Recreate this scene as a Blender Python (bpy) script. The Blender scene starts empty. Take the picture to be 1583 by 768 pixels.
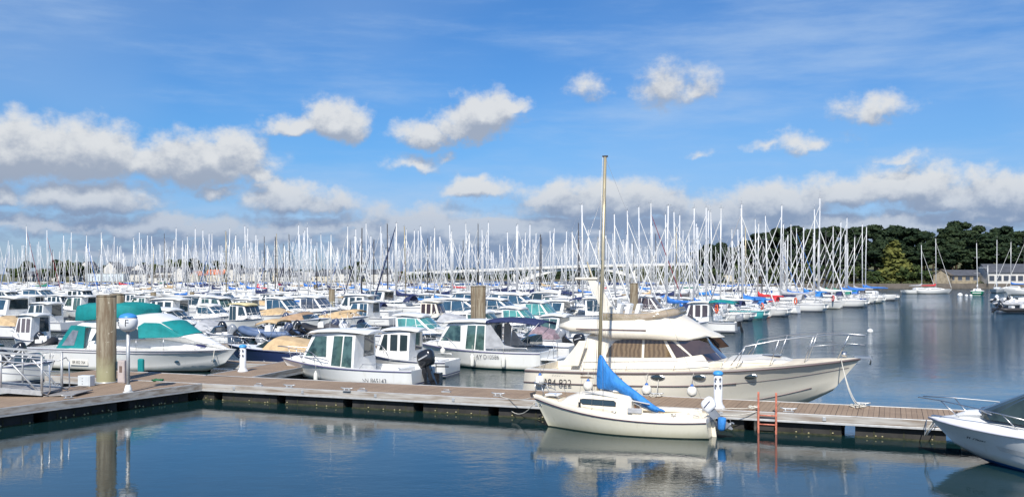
import bpy, math, random
from mathutils import Vector, Matrix
from math import sin, cos, pi, radians, atan2, sqrt, hypot
random.seed(7)
sc = bpy.context.scene
COL = sc.collection
# ---------------------------------------------------------------- camera
FP, CX, YH, HC = 1500.0, 791.5, 424.0, 4.6
cam = bpy.data.cameras.new("camera"); camo = bpy.data.objects.new("camera", cam); COL.objects.link(camo)
camo.location = (0, 0, HC); camo.rotation_euler = (radians(90), 0, 0)
cam.sensor_width = 36; cam.lens = 36 * FP / 1583.0
cam.shift_y = (YH - 384) / 1583.0
cam.clip_start = .3; cam.clip_end = 30000
sc.camera = camo
# ---------------------------------------------------------------- light
SUN_EL, SUN_AZ = radians(43), radians(188)     # azimuth the sun stands at, clockwise from +Y
world = bpy.data.worlds.new("World"); sc.world = world; world.use_nodes = True
SUN_STR, SKY_STR, EXPO = 4.9, .092, .26
sun = bpy.data.lights.new("sun", 'SUN'); suno = bpy.data.objects.new("sun", sun); COL.objects.link(suno)
sun.energy = SUN_STR; sun.angle = radians(.5); sun.color = (1, .95, .87)
sd = Vector((sin(SUN_AZ) * cos(SUN_EL), cos(SUN_AZ) * cos(SUN_EL), sin(SUN_EL)))
suno.rotation_euler = sd.to_track_quat('Z', 'Y').to_euler()
sc.view_settings.view_transform = 'Standard'; sc.view_settings.look = 'None'
sc.view_settings.gamma = 1; sc.view_settings.exposure = EXPO
sc.cycles.max_bounces = 8; sc.cycles.use_denoising = True
sc.cycles.glossy_bounces = 4; sc.cycles.transmission_bounces = 4
sc.cycles.sample_clamp_indirect = 6

class N:
    """small node-graph helper"""
    def __init__(s, tree): s.t = tree; s.n = tree.nodes; s.l = tree.links
    def put(s, sock, v):
        if hasattr(v, 'is_output') or isinstance(v, bpy.types.NodeSocket): s.l.new(v, sock)
        else: sock.default_value = v
    def m(s, op, a, b=0.0, c=0.0, clamp=False):
        n = s.n.new('ShaderNodeMath'); n.operation = op; n.use_clamp = clamp
        s.put(n.inputs[0], a); s.put(n.inputs[1], b); s.put(n.inputs[2], c); return n.outputs[0]
    def comb(s, x, y, z=0.0):
        n = s.n.new('ShaderNodeCombineXYZ')
        for i, v in enumerate((x, y, z)): s.put(n.inputs[i], v)
        return n.outputs[0]
    def sep(s, v):
        n = s.n.new('ShaderNodeSeparateXYZ'); s.l.new(v, n.inputs[0]); return n.outputs
    def noise(s, vec, scale=1, detail=4, rough=.55, dist=0, dim='3D'):
        n = s.n.new('ShaderNodeTexNoise'); n.noise_dimensions = dim
        if vec is not None: s.l.new(vec, n.inputs['Vector'])
        n.inputs['Scale'].default_value = scale; n.inputs['Detail'].default_value = detail
        n.inputs['Roughness'].default_value = rough; n.inputs['Distortion'].default_value = dist
        return n.outputs['Fac']
    def mix(s, f, a, b):
        n = s.n.new('ShaderNodeMix'); n.data_type = 'RGBA'; n.clamp_factor = True
        s.put(n.inputs[0], f); s.put(n.inputs[6], a); s.put(n.inputs[7], b); return n.outputs[2]
    def ss(s, v, a, b, lo=0.0, hi=1.0):
        n = s.n.new('ShaderNodeMapRange'); n.interpolation_type = 'SMOOTHSTEP'
        s.put(n.inputs[0], v)
        for i, x in enumerate((a, b, lo, hi)): n.inputs[i + 1].default_value = x
        return n.outputs[0]

def build_sky():
    t = world.node_tree; t.nodes.clear(); g = N(t)
    sky = t.nodes.new('ShaderNodeTexSky'); sky.sky_type = 'NISHITA'; sky.sun_disc = False
    sky.sun_elevation = SUN_EL; sky.sun_rotation = SUN_AZ
    sky.air_density = 1.1; sky.dust_density = .3; sky.ozone_density = 3.2
    tc = t.nodes.new('ShaderNodeTexCoord'); X, Y, Z = g.sep(tc.outputs['Generated'])
    az = g.m('MULTIPLY', g.m('ARCTAN2', X, Y), 1000.0)
    hyp = g.m('SQRT', g.m('ADD', g.m('MULTIPLY', X, X), g.m('MULTIPLY', Y, Y)))
    el = g.m('MULTIPLY', g.m('ARCTAN2', Z, hyp), 1000.0)
    # cumulus as the photo shows them: centre, half sizes, strength, in directions of the sky
    blobs = [(-10,225,70,50,1.),(60,222,95,48,1.),(140,228,78,48,1.),(205,250,40,25,.8),(300,240,100,42,1.),(358,225,42,32,.9),(265,240,50,30,.9),
             (130,300,100,26,.95),(0,300,34,18,.8),(340,290,40,14,.5),(455,190,44,20,.8),(520,182,48,32,1.),
             (745,172,58,34,1.),(660,205,60,20,.75),(788,163,34,16,.8),(715,195,55,22,.8),(640,250,38,14,.5),(735,288,52,20,.95),
             (440,298,62,30,.9),(500,310,50,22,.7),(400,262,22,22,.6),(250,345,240,20,.7),(60,342,60,14,.75),(200,352,90,14,.6),
             (420,355,70,24,.85),(650,345,110,34,.95),(560,352,70,22,.8),(800,350,100,22,.85),
             (935,305,115,36,1.),(1000,312,90,28,.9),(860,300,60,24,.8),(905,132,28,22,.42),(1035,125,46,36,.62),(1080,130,30,20,.5),
             (1352,162,46,24,.6),(1245,218,56,16,.5),(1190,222,34,10,.4),(1200,310,90,34,.9),(1110,320,70,30,.85),
             (1300,292,66,26,.95),(1400,282,80,32,1.),(1460,300,60,26,.9),(1545,292,60,32,1.),(1600,300,50,34,1.),(1395,243,34,10,.45),(1540,330,90,14,.9),(1400,345,170,20,.85),(1075,236,20,9,.35),(690,240,20,10,.4),
             (1230,340,80,20,.8),(1010,350,60,20,.8)]
    P = g.comb(az, el)
    def nz(scale, detail, off, sx=1., sy=1., rough=.58, dv=0.0):
        v = g.comb(g.m('ADD', g.m('MULTIPLY', az, sx), off), g.m('MULTIPLY', g.m('ADD', el, dv), sy), off * .37)
        return g.noise(v, scale, detail, rough)
    def field(dv, crisp=True):
        # domain warp, then the soft union of the lumps
        w1 = g.m('MULTIPLY', g.m('SUBTRACT', nz(.030, 5, 0, dv=dv), .5), 42.0)
        w2 = g.m('MULTIPLY', g.m('SUBTRACT', nz(.034, 5, 900, dv=dv), .5), 34.0)
        a = g.m('ADD', az, w1); e = g.m('ADD', g.m('ADD', el, dv), w2)
        out = None
        for (x, y, rx, ry, k) in blobs:
            dx = x - CX; ba = math.atan(dx / FP) * 1000; be = math.atan((YH - y) / sqrt(FP * FP + dx * dx)) * 1000
            rx_, ry_ = rx * .667 * 1.36, ry * .70 * 1.42
            p = g.m('MULTIPLY', g.m('SUBTRACT', a, ba), 1 / rx_)
            q = g.m('MULTIPLY', g.m('SUBTRACT', e, be - .25 * ry_), 1 / ry_)
            # flatter underside: the lower half of each lump falls off faster
            q2 = g.m('MAXIMUM', q, g.m('MULTIPLY', q, -1.7))
            r = g.m('SQRT', g.m('ADD', g.m('MULTIPLY', p, p), g.m('MULTIPLY', q2, q2)))
            v = g.m('MULTIPLY_ADD', r, -k, k)
            out = v if out is None else g.m('MAXIMUM', out, v)
        # low banks towards the horizon
        b = g.m('MULTIPLY', g.ss(g.m('ADD', el, dv), 88, 52), 1.0)
        bn = nz(.011, 6, 333, .45, 1.9, dv=dv)
        bank = g.m('SUBTRACT', g.m('MULTIPLY', b, g.m('SUBTRACT', bn, .36)), g.m('SUBTRACT', 1.0, b))
        out = g.m('MAXIMUM', out, g.m('MULTIPLY', bank, 3.2))
        fine = nz(.042, 7 if crisp else 5, 50, 1., 1.25, rough=.60, dv=dv)
        return g.m('ADD', out, g.m('MULTIPLY', g.m('SUBTRACT', fine, .5), .85))
    f0 = field(0.0); f1 = field(15.0, False)
    dens = g.ss(f0, -.04, .48)
    lit = g.m('ADD', .44, g.m('MULTIPLY', g.m('SUBTRACT', f0, f1), 1.25))
    big = nz(.02, 4, 77)
    lit = g.m('ADD', lit, g.m('MULTIPLY', g.m('SUBTRACT', big, .5), .5))
    lit = g.m('SUBTRACT', lit, g.m('MULTIPLY', g.ss(f0, .3, 1.1), .30))
    lit = g.ss(lit, .10, .92)
    low = g.ss(el, 105, 40)
    top = g.mix(low, (6.9, 7.0, 7.05, 1), (4.6, 5.2, 6.2, 1))
    base = g.mix(low, (3.3, 3.75, 4.6, 1), (2.1, 2.85, 4.3, 1))
    cc = g.mix(lit, base, top)
    # thin cirrus streaks
    ci = nz(.006, 7, 120, .42, 2.4, rough=.62)
    cir = g.m('MULTIPLY', g.ss(ci, .44, .76), .52)
    veil = g.m('MULTIPLY', g.ss(nz(.0022, 3, 640, 1, 1.6), .38, .7), .22)
    cir = g.m('ADD', cir, veil)
    # grade of the clear sky: a little richer blue
    hs = t.nodes.new('ShaderNodeMix'); hs.data_type = 'RGBA'; hs.blend_type = 'MULTIPLY'; hs.inputs[0].default_value = 1
    t.links.new(sky.outputs[0], hs.inputs[6]); t.links.new(g.mix(g.ss(el, 150, 20), (.345, .66, 1.03, 1), (.44, .60, 1.0, 1)), hs.inputs[7])
    skyc = g.mix(cir, hs.outputs[2], (4.2, 5.6, 7.6, 1))
    col = g.mix(g.m('MULTIPLY', dens, .93), skyc, cc)
    bg = t.nodes.new('ShaderNodeBackground'); bg.inputs[1].default_value = SKY_STR
    t.links.new(col, bg.inputs[0]); out = t.nodes.new('ShaderNodeOutputWorld'); t.links.new(bg.outputs[0], out.inputs[0])
    world.cycles.sampling_method = 'MANUAL'; world.cycles.sample_map_resolution = 512
build_sky()

# ---------------------------------------------------------------- materials
MATS = {}
def mat(name, col, rough=.5, metal=0., var=.06, vs=3., bump=0., bs=20., spec=.5, coat=0., vdark=None, stretch=None):
    if name in MATS: return MATS[name]
    m = bpy.data.materials.new(name); m.use_nodes = True; t = m.node_tree; g = N(t)
    b = t.nodes['Principled BSDF']; b.inputs['Roughness'].default_value = rough; b.inputs['Metallic'].default_value = metal
    b.inputs['Specular IOR Level'].default_value = spec; b.inputs['Coat Weight'].default_value = coat; b.inputs['Coat Roughness'].default_value = .08
    tc = t.nodes.new('ShaderNodeTexCoord'); v = tc.outputs['Object']
    if stretch:
        mp = t.nodes.new('ShaderNodeMapping'); mp.inputs['Scale'].default_value = stretch; t.links.new(v, mp.inputs[0]); v = mp.outputs[0]
    c = (*col, 1)
    if var > 0:
        n = g.noise(v, vs, 5, .6)
        d = vdark or tuple(x * (1 - 3.2 * var) for x in col)
        c2 = g.mix(g.ss(n, .35, .72), c, (*[max(0, x) for x in d], 1))
        t.links.new(c2, b.inputs['Base Color'])
        r = g.m('ADD', g.m('MULTIPLY', n, .25), max(0, rough - .12)); t.links.new(r, b.inputs['Roughness'])
    else: b.inputs['Base Color'].default_value = c
    if bump > 0:
        bn = t.nodes.new('ShaderNodeBump'); bn.inputs['Strength'].default_value = .6; bn.inputs['Distance'].default_value = bump
        t.links.new(g.noise(v, bs, 4, .6), bn.inputs['Height']); t.links.new(bn.outputs[0], b.inputs['Normal'])
    MATS[name] = m; return m

def hull_mat(name, top, anti, wl=.07, boot=None, rough=.28):
    """gelcoat with the antifouling line and faint streaks of grime under the rail"""
    if name in MATS: return MATS[name]
    m = bpy.data.materials.new(name); m.use_nodes = True; t = m.node_tree; g = N(t)
    b = t.nodes['Principled BSDF']; b.inputs['Roughness'].default_value = rough; b.inputs['Coat Weight'].default_value = .3
    b.inputs['Coat Roughness'].default_value = .1
    tc = t.nodes.new('ShaderNodeTexCoord'); x, y, z = g.sep(tc.outputs['Object'])
    st = g.noise(g.comb(g.m('MULTIPLY', x, 5.), g.m('MULTIPLY', y, 5.), g.m('MULTIPLY', z, .5)), 1.3, 5, .65)
    dirt = tuple(a * k for a, k in zip(top, (.80, .78, .70)))
    c = g.mix(g.ss(st, .55, .9), (*top, 1), (*dirt, 1))
    low = g.m('MULTIPLY', g.ss(g.m('ADD', z, g.m('MULTIPLY', g.m('SUBTRACT', st, .5), .25)), wl + .22, wl), .45)
    c = g.mix(low, c, (top[0] * .62, top[1] * .60, top[2] * .42, 1))
    if boot: c = g.mix(g.m('MULTIPLY', g.m('LESS_THAN', z, wl + .09), g.m('GREATER_THAN', z, wl + .03)), c, (*boot, 1))
    c = g.mix(g.m('LESS_THAN', z, wl), c, (*anti, 1))
    t.links.new(c, b.inputs['Base Color'])
    MATS[name] = m; return m

WHITE = mat('gelcoat_white', (.80, .80, .78), .3, var=.035, coat=.2)
WARM = mat('gelcoat_cream', (.79, .73, .61), .3, var=.03, coat=.25)
CREAM2 = mat('gelcoat_ivory', (.80, .74, .62), .35, var=.04, coat=.2)
NONSK = mat('deck_nonskid', (.74, .73, .69), .65, var=.06, vs=6, bump=.002, bs=90)
NONSKC = mat('deck_nonskid_cream', (.74, .66, .52), .65, var=.07, vs=4, bump=.002, bs=90)
GLASS = mat('window_dark', (.025, .04, .045), .06, var=.0, spec=.9, coat=.6)
GLASSG = mat('window_green', (.07, .13, .115), .06, var=.12, vs=2.5, spec=.9, coat=.6, vdark=(.012, .03, .028))
GLASST = mat('window_teal', (.10, .34, .31), .07, var=.1, vs=1.6, spec=.8, coat=.6, vdark=(.05, .15, .15))
GLASSB = mat('window_blue', (.04, .09, .14), .07, var=.1, vs=1.6, spec=.8, coat=.6, vdark=(.02, .05, .08))
STEEL = mat('stainless_steel', (.66, .66, .66), .36, metal=1., var=.03)
ALU = mat('aluminium_spar', (.72, .72, .70), .42, metal=.35, var=.03)
MASTW = mat('mast_white', (.64, .65, .66), .4, var=.03)
MASTD = mat('mast_black', (.05, .045, .045), .4, var=.03)
MASTG = mat('mast_gold', (.50, .43, .28), .4, metal=.5, var=.08)
GALV = mat('galvanised_steel', (.55, .56, .56), .45, metal=.5, var=.08, vs=8)
BLACK = mat('rubber_black', (.025, .025, .028), .5, var=.04)
NAVY = mat('canvas_navy', (.018, .03, .10), .8, var=.1, vs=4, bump=.01, bs=9)
BLUE = mat('canvas_blue', (.03, .17, .55), .75, var=.1, vs=4, bump=.02, bs=7)
LBLUE = mat('canvas_sky_blue', (.03, .22, .60), .75, var=.1, vs=4, bump=.07, bs=6, stretch=(1.6, 1.6, .6))
TEAL = mat('canvas_teal', (.0, .22, .225), .75, var=.08, vs=2.2, bump=.02, bs=5)
GREENC = mat('canvas_green', (.02, .22, .15), .8, var=.1, vs=4, bump=.01, bs=9)
RED = mat('canvas_red', (.60, .04, .05), .75, var=.1, vs=4, bump=.01, bs=9)
BEIGE = mat('canvas_beige', (.55, .40, .23), .85, var=.08, vs=3, bump=.02, bs=6)
GREYC = mat('canvas_grey', (.42, .43, .45), .85, var=.08, vs=3, bump=.02, bs=6)
DGREYC = mat('canvas_dark_grey', (.09, .09, .10), .85, var=.08, vs=3, bump=.02, bs=6)
WHITEC = mat('sailcloth_white', (.72, .72, .70), .7, var=.06, vs=5, bump=.01, bs=8)
BURG = mat('canvas_burgundy', (.22, .03, .05), .8, var=.1, vs=4)
ORANGE = mat('plastic_orange', (.80, .12, .03), .5, var=.05)
YELLOW = mat('plastic_yellow', (.70, .60, .33), .5, var=.05)
MBLUE = mat('plastic_blue', (.02, .13, .45), .4, var=.05)
ENGB = mat('engine_black', (.016, .017, .02), .22, var=.04, coat=.6)
ENGG = mat('engine_grey', (.22, .24, .27), .3, var=.04, coat=.5)
ENGN = mat('engine_slate_blue', (.05, .065, .12), .28, var=.04, coat=.5)
ENGW = mat('engine_white', (.75, .76, .78), .3, var=.03, coat=.5)
ROPE = mat('rope_white', (.66, .63, .55), .9, var=.1, vs=30, bump=.003, bs=60)
WIRE = mat('rigging_wire', (.42, .42, .42), .4, metal=.6, var=0)
TEAKW = mat('teak_trim', (.23, .12, .06), .6, var=.12, vs=10)
PLASTW = mat('fender_white', (.78, .77, .70), .45, var=.07, vs=6)
HULLW = hull_mat('hull_white', (.78, .78, .76), (.03, .05, .12), boot=(.03, .05, .16))
HULLW2 = hull_mat('hull_white_teal_bottom', (.76, .76, .73), (.0, .10, .10))
HULLW3 = hull_mat('hull_white_red_bottom', (.78, .78, .76), (.25, .03, .02), boot=(.4, .03, .02))
HULLW4 = hull_mat('hull_white_black_bottom', (.76, .76, .74), (.02, .02, .02), wl=.06)
HULLCR = hull_mat('hull_cream', (.66, .63, .51), (.03, .04, .03), wl=.03)
HULLCB = hull_mat('hull_cream_cruiser', (.71, .67, .57), (.02, .02, .02), wl=.05)
HULLNV = hull_mat('hull_navy', (.02, .035, .10), (.02, .02, .02))
HULLBL = hull_mat('hull_blue', (.03, .10, .33), (.02, .02, .03))
HULLTQ = hull_mat('hull_turquoise', (.09, .46, .47), (.6, .6, .6), wl=.04)
HULLGR = hull_mat('hull_green', (.0, .22, .12), (.7, .7, .65), wl=.06)
HULLRD = hull_mat('hull_red', (.45, .03, .03), (.02, .02, .03))
HULLRB = hull_mat('hull_white_blue_bottom', (.70, .72, .72), (.03, .16, .42), wl=.10)

# ---------------------------------------------------------------- mesh builder
class MB:
    def __init__(s): s.v = []; s.f = []; s.mi = []; s.sm = []; s.mats = []
    def mid(s, m):
        if m is None: return 0
        if m not in s.mats: s.mats.append(m)
        return s.mats.index(m)
    def face(s, idx, m=None, smooth=False): s.f.append(idx); s.mi.append(s.mid(m)); s.sm.append(smooth)
    def poly(s, pts, m=None, smooth=False):
        b = len(s.v); s.v += [tuple(p) for p in pts]; s.face(list(range(b, b + len(pts))), m, smooth)
    def loft(s, rings, m=None, closed=True, cap=True, smooth=True):
        n = len(rings[0]); b = len(s.v)
        for r in rings: s.v += [tuple(p) for p in r]
        k = n if closed else n - 1
        for i in range(len(rings) - 1):
            for j in range(k):
                a, c = b + i * n + j, b + i * n + (j + 1) % n
                s.face([a, c, c + n, a + n], m, smooth)
        if cap and closed:
            s.face([b + j for j in range(n)][::-1], m, False); s.face([b + (len(rings) - 1) * n + j for j in range(n)], m, False)
    def box(s, c, d, m=None, rz=0., ry=0., rx=0., taper=1.):
        hx, hy, hz = d[0] / 2, d[1] / 2, d[2] / 2
        R = (Matrix.Rotation(rz, 3, 'Z') @ Matrix.Rotation(ry, 3, 'Y') @ Matrix.Rotation(rx, 3, 'X'))
        P = []
        for z in (-hz, hz):
            k = taper if z > 0 else 1
            for x, y in ((-hx, -hy), (hx, -hy), (hx, hy), (-hx, hy)): P.append(tuple(Vector(c) + R @ Vector((x * k, y * k, z))))
        b = len(s.v); s.v += P
        for q in ((0, 3, 2, 1), (4, 5, 6, 7), (0, 1, 5, 4), (1, 2, 6, 5), (2, 3, 7, 6), (3, 0, 4, 7)): s.face([b + i for i in q], m)
    def tube(s, pts, r, m=None, n=6, cap=True, smooth=True):
        pts = [Vector(p) for p in pts]; rs = r if isinstance(r, (list, tuple)) else [r] * len(pts)
        rings = []
        for i, p in enumerate(pts):
            a = pts[max(0, i - 1)]; c = pts[min(len(pts) - 1, i + 1)]; d = (c - a)
            if d.length < 1e-6: d = Vector((0, 0, 1))
            d.normalize(); up = Vector((0, 0, 1)) if abs(d.z) < .9 else Vector((1, 0, 0))
            x = d.cross(up).normalized(); y = x.cross(d)
            rings.append([p + rs[i] * (cos(2 * pi * k / n) * x + sin(2 * pi * k / n) * y) for k in range(n)])
        s.loft(rings, m, True, cap, smooth)
    def ball(s, c, r, m=None, nu=12, nv=8, R=None):
        r = r if isinstance(r, (tuple, list)) else (r, r, r); rings = []
        for i in range(nv + 1):
            th = max(.02, min(pi - .02, pi * i / nv))
            ring = [Vector((r[0] * sin(th) * cos(2 * pi * k / nu), r[1] * sin(th) * sin(2 * pi * k / nu), -r[2] * cos(th))) for k in range(nu)]
            rings.append([Vector(c) + (R @ p if R else p) for p in ring])
        s.loft(rings, m)
    def prism(s, poly, ax, a, b, m=None, smooth=False):
        """polygon of 2D points, extruded along axis ax from a to b"""
        def P(p, t): return {'y': (p[0], t, p[1]), 'x': (t, p[0], p[1]), 'z': (p[0], p[1], t)}[ax]
        n = len(poly); k = len(s.v); s.v += [P(p, a) for p in poly] + [P(p, b) for p in poly]
        s.face(list(range(k, k + n))[::-1], m); s.face(list(range(k + n, k + 2 * n)), m)
        for j in range(n): s.face([k + j, k + (j + 1) % n, k + n + (j + 1) % n, k + n + j], m, smooth)
    def xf(s, M):
        s.v = [tuple(M @ Vector(p)) for p in s.v]; return s
    def mesh(s, name):
        me = bpy.data.meshes.new(name); me.from_pydata(s.v, [], s.f)
        for m in (s.mats or [WHITE]): me.materials.append(m)
        me.polygons.foreach_set('material_index', s.mi); me.polygons.foreach_set('use_smooth', s.sm)
        me.update(); return me
    def build(s, name, parent=None, bevel=0., loc=None, rz=0., fixn=True):
        me = s.mesh(name)
        if fixn:
            import bmesh
            bm = bmesh.new(); bm.from_mesh(me)
            bmesh.ops.remove_doubles(bm, verts=bm.verts, dist=1e-5)
            bmesh.ops.recalc_face_normals(bm, faces=bm.faces); bm.to_mesh(me); bm.free()
        o = bpy.data.objects.new(name, me); COL.objects.link(o)
        if parent: o.parent = parent
        if loc: o.location = loc
        if rz: o.rotation_euler = (0, 0, rz)
        if bevel > 0:
            b = o.modifiers.new('bevel', 'BEVEL'); b.width = bevel; b.segments = 2; b.limit_method = 'ANGLE'; b.angle_limit = radians(35)
        return o

def tag(o, label=None, cat=None, group=None, kind=None):
    if label: o['label'] = label
    if cat: o['category'] = cat
    if group: o['group'] = group
    if kind: o['kind'] = kind
    return o
def empty(name, loc, rz=0., label=None, cat=None, group=None):
    o = bpy.data.objects.new(name, None); COL.objects.link(o); o.location = loc; o.rotation_euler = (0, 0, rz); o.empty_display_size = .3
    return tag(o, label, cat, group)
def text(name, body, size, mtl, parent, loc, rot, squash=1.0):
    c = bpy.data.curves.new(name, 'FONT'); c.body = body; c.size = size; c.extrude = .004; c.offset = -.003 * size / .3; c.align_x = 'CENTER'; c.align_y = 'CENTER'
    c.materials.append(mtl); o = bpy.data.objects.new(name, c); COL.objects.link(o); o.parent = parent
    bpy.context.view_layer.update(); me = bpy.data.meshes.new_from_object(o.evaluated_get(bpy.context.evaluated_depsgraph_get())); bpy.data.objects.remove(o)
    o = bpy.data.objects.new(name, me); COL.objects.link(o); o.parent = parent; o.location = loc; o.rotation_euler = rot; o.scale = (squash, 1, 1); return o

# ---------------------------------------------------------------- image <-> place
def gp(x, y, z=0.):
    """the place at height z that the photo shows at x, y"""
    D = FP * (HC - z) / (y - YH); return Vector(((x - CX) * D / FP, D, z))
def at(x, y, D): return Vector(((x - CX) * D / FP, D, HC - (y - YH) * D / FP))
class Fr:
    def __init__(s, O, th):
        s.O = Vector((O[0], O[1], 0)); s.th = th; s.h = Vector((cos(th), sin(th), 0)); s.n = Vector((-sin(th), cos(th), 0))
    def loc(s, px, py, yl=0.):
        d = Vector(((px - CX) / FP, 1, (YH - py) / FP)); D = (yl + s.O.dot(s.n)) / d.dot(s.n)
        P = d * D; return ((P - s.O).dot(s.h), P.z + HC)
    def root(s, name, label, cat, group=None): return empty(name, s.O, s.th, label, cat, group)
def berth(pl, pr, ywl, th, B):
    """frame and length of a boat from its left and right ends and near waterline in the photo"""
    P = gp((pl + pr) / 2, ywl); n = Vector((-sin(th), cos(th), 0)); s = 1 if n.y > 0 else -1
    f = Fr(P + n * s * B / 2 * .92, th)
    a = f.loc(pl, ywl)[0]; b = f.loc(pr, ywl)[0]; m = (a + b) / 2
    f.O = f.O + f.h * m; return f, abs(b - a)
UD = Vector((.931, -.365, 0)); TH_R = atan2(-.365, .931); TH_L = TH_R + pi
# ---------------------------------------------------------------- boat building
class Hull:
    def __init__(s, L, B, F0, F1, rake=.9, kind='v', flare=1.25, stern=.9, tmax=.38, keel=.35, p=2.3, tr=0., sag=0., fore=.5, zp=1.8):
        s.L, s.B, s.F0, s.F1, s.rake, s.kind, s.flare, s.stern, s.tmax, s.keel, s.p, s.tr, s.sag, s.fore, s.zp = L, B, F0, F1, rake, kind, flare, stern, tmax, keel, p, tr, sag, fore, zp
    def b(s, t):
        if t < s.tmax: return s.B / 2 * (s.stern + (1 - s.stern) * sin(pi / 2 * t / s.tmax))
        return max(.02, s.B / 2 * (1 - ((t - s.tmax) / (1 - s.tmax)) ** s.p))
    def zs(s, t): return s.F0 + (s.F1 - s.F0) * t ** s.zp - s.sag * sin(pi * t)
    def X(s, t, q):  # q: height fraction 0..1
        return -s.L / 2 + s.tr * (1 - q) * (1 - t) + (s.L - s.rake * (1 - q)) * t
    def S(s, t, v):
        """port side point, v 1 = rail, 0 = chine, -1 = keel"""
        tt = max(0, (t - s.tmax) / (1 - s.tmax)); bs = s.b(t); zs = s.zs(t)
        if s.kind == 'v':
            zc = .04 + tt ** 2.5 * s.fore * s.F1; bc = bs * (.9 - .35 * tt)
            if v >= 0:
                y = bc + (bs - bc) * v ** (1 + (s.flare - 1) * tt * 2); z = zc + (zs - zc) * v
            else:
                zk = -s.keel + (zc * .7 + s.keel) * tt ** 3; y = bc * (1 + v); z = zc + (zk - zc) * -v
        else:
            w = (v + 1) / 2 * pi / 2; k = s.keel * (1 - .95 * tt ** 2.5) * (1 - .6 * (1 - min(1, t / .3)) ** 2)
            y = bs * (sin(w) ** .75) * (1 - .18 * tt * cos(w)); z = -k + (zs + k) * (1 - cos(w))
            z = zs if v >= 1 else z
        q = max(0, min(1.1, (z + s.keel * .5) / (s.F1 + s.keel * .5)))
        return Vector((s.X(t, q), y, z))
    def on(s, x, z):
        """the port-side point of the topsides at length x and height z"""
        t = (x + s.L / 2) / s.L; v = .5
        for _ in range(12):
            lo, hi = s.S(t, 0), s.S(t, 1.); v = max(0, min(1, (z - lo.z) / max(.05, hi.z - lo.z))); p = s.S(t, v); t = max(0, min(1, t + (x - p.x) / s.L))
        return s.S(t, v)
    def mesh(s, mb, m, nt=18, vs=(1, .8, .6, .4, .2, 0, -.5, -1)):
        rings = []
        for i in range(nt + 1):
            t = 1 - (1 - i / nt) ** 1.35
            P = [s.S(t, v) for v in vs]
            rings.append(P + [Vector((p.x, -p.y, p.z)) for p in P[::-1][1:]])
        mb.loft(rings, m, closed=False, cap=False)
        mb.poly(rings[0], m)
    def line(s, side, v=1., t0=0., t1=1., n=16, dz=0., dy=0.):
        o = []
        for i in range(n + 1):
            t = t0 + (t1 - t0) * i / n; p = s.S(t, v); o.append(Vector((p.x, side * max(0, p.y + dy), p.z + dz)))
        return o
    def rim(s, v=1., dz=0., dy=0., t0=0., n=16):
        a = s.line(1, v, t0, 1, n, dz, dy); b = s.line(-1, v, t0, 1, n, dz, dy); return a + b[::-1][1:]
    def deck(s, mb, m, t0=0., t1=1., camber=.06, inset=.0, dz=0., n=14):
        rings = []
        for i in range(n + 1):
            t = t0 + (t1 - t0) * i / n; p = s.S(t, 1.)
            y = max(.01, p.y - inset); rings.append([Vector((p.x, y * k, p.z + dz + camber * (1 - k * k) * min(1, y))) for k in (-1, -.6, -.2, .2, .6, 1)])
        mb.loft(rings, m, closed=False, cap=False)
    def cockpit(s, mb, m, mf, t0, t1, zf, w=.16):
        """side decks, inner walls and floor"""
        n = 6
        for sd in (1, -1):
            out = []; inn = []; flo = []
            for i in range(n + 1):
                p = s.S(t0 + (t1 - t0) * i / n, 1.); out.append(Vector((p.x, sd * p.y, p.z))); inn.append(Vector((p.x, sd * (p.y - w), p.z + .01))); flo.append(Vector((p.x, sd * (p.y - w - .03), zf)))
            mb.loft([out, inn, flo], m, closed=False, cap=False, smooth=False)
        a = [s.S(t0 + (t1 - t0) * i / n, 1.) for i in range(n + 1)]
        mb.loft([[Vector((p.x, p.y - w, zf)) for p in a], [Vector((p.x, -p.y + w, zf)) for p in a]], mf, closed=False, cap=False, smooth=False)
        for q, d in ((a[0], .10), (a[-1], 0)):
            y = q.y - w
            mb.poly([(q.x + d, y, zf), (q.x + d, -y, zf), (q.x + d, -y, q.z), (q.x + d, y, q.z)], m)
            if d: mb.poly([(q.x, q.y, q.z), (q.x, -q.y, q.z), (q.x + d, -y, q.z + .005), (q.x + d, y, q.z + .005)], m)

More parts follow.
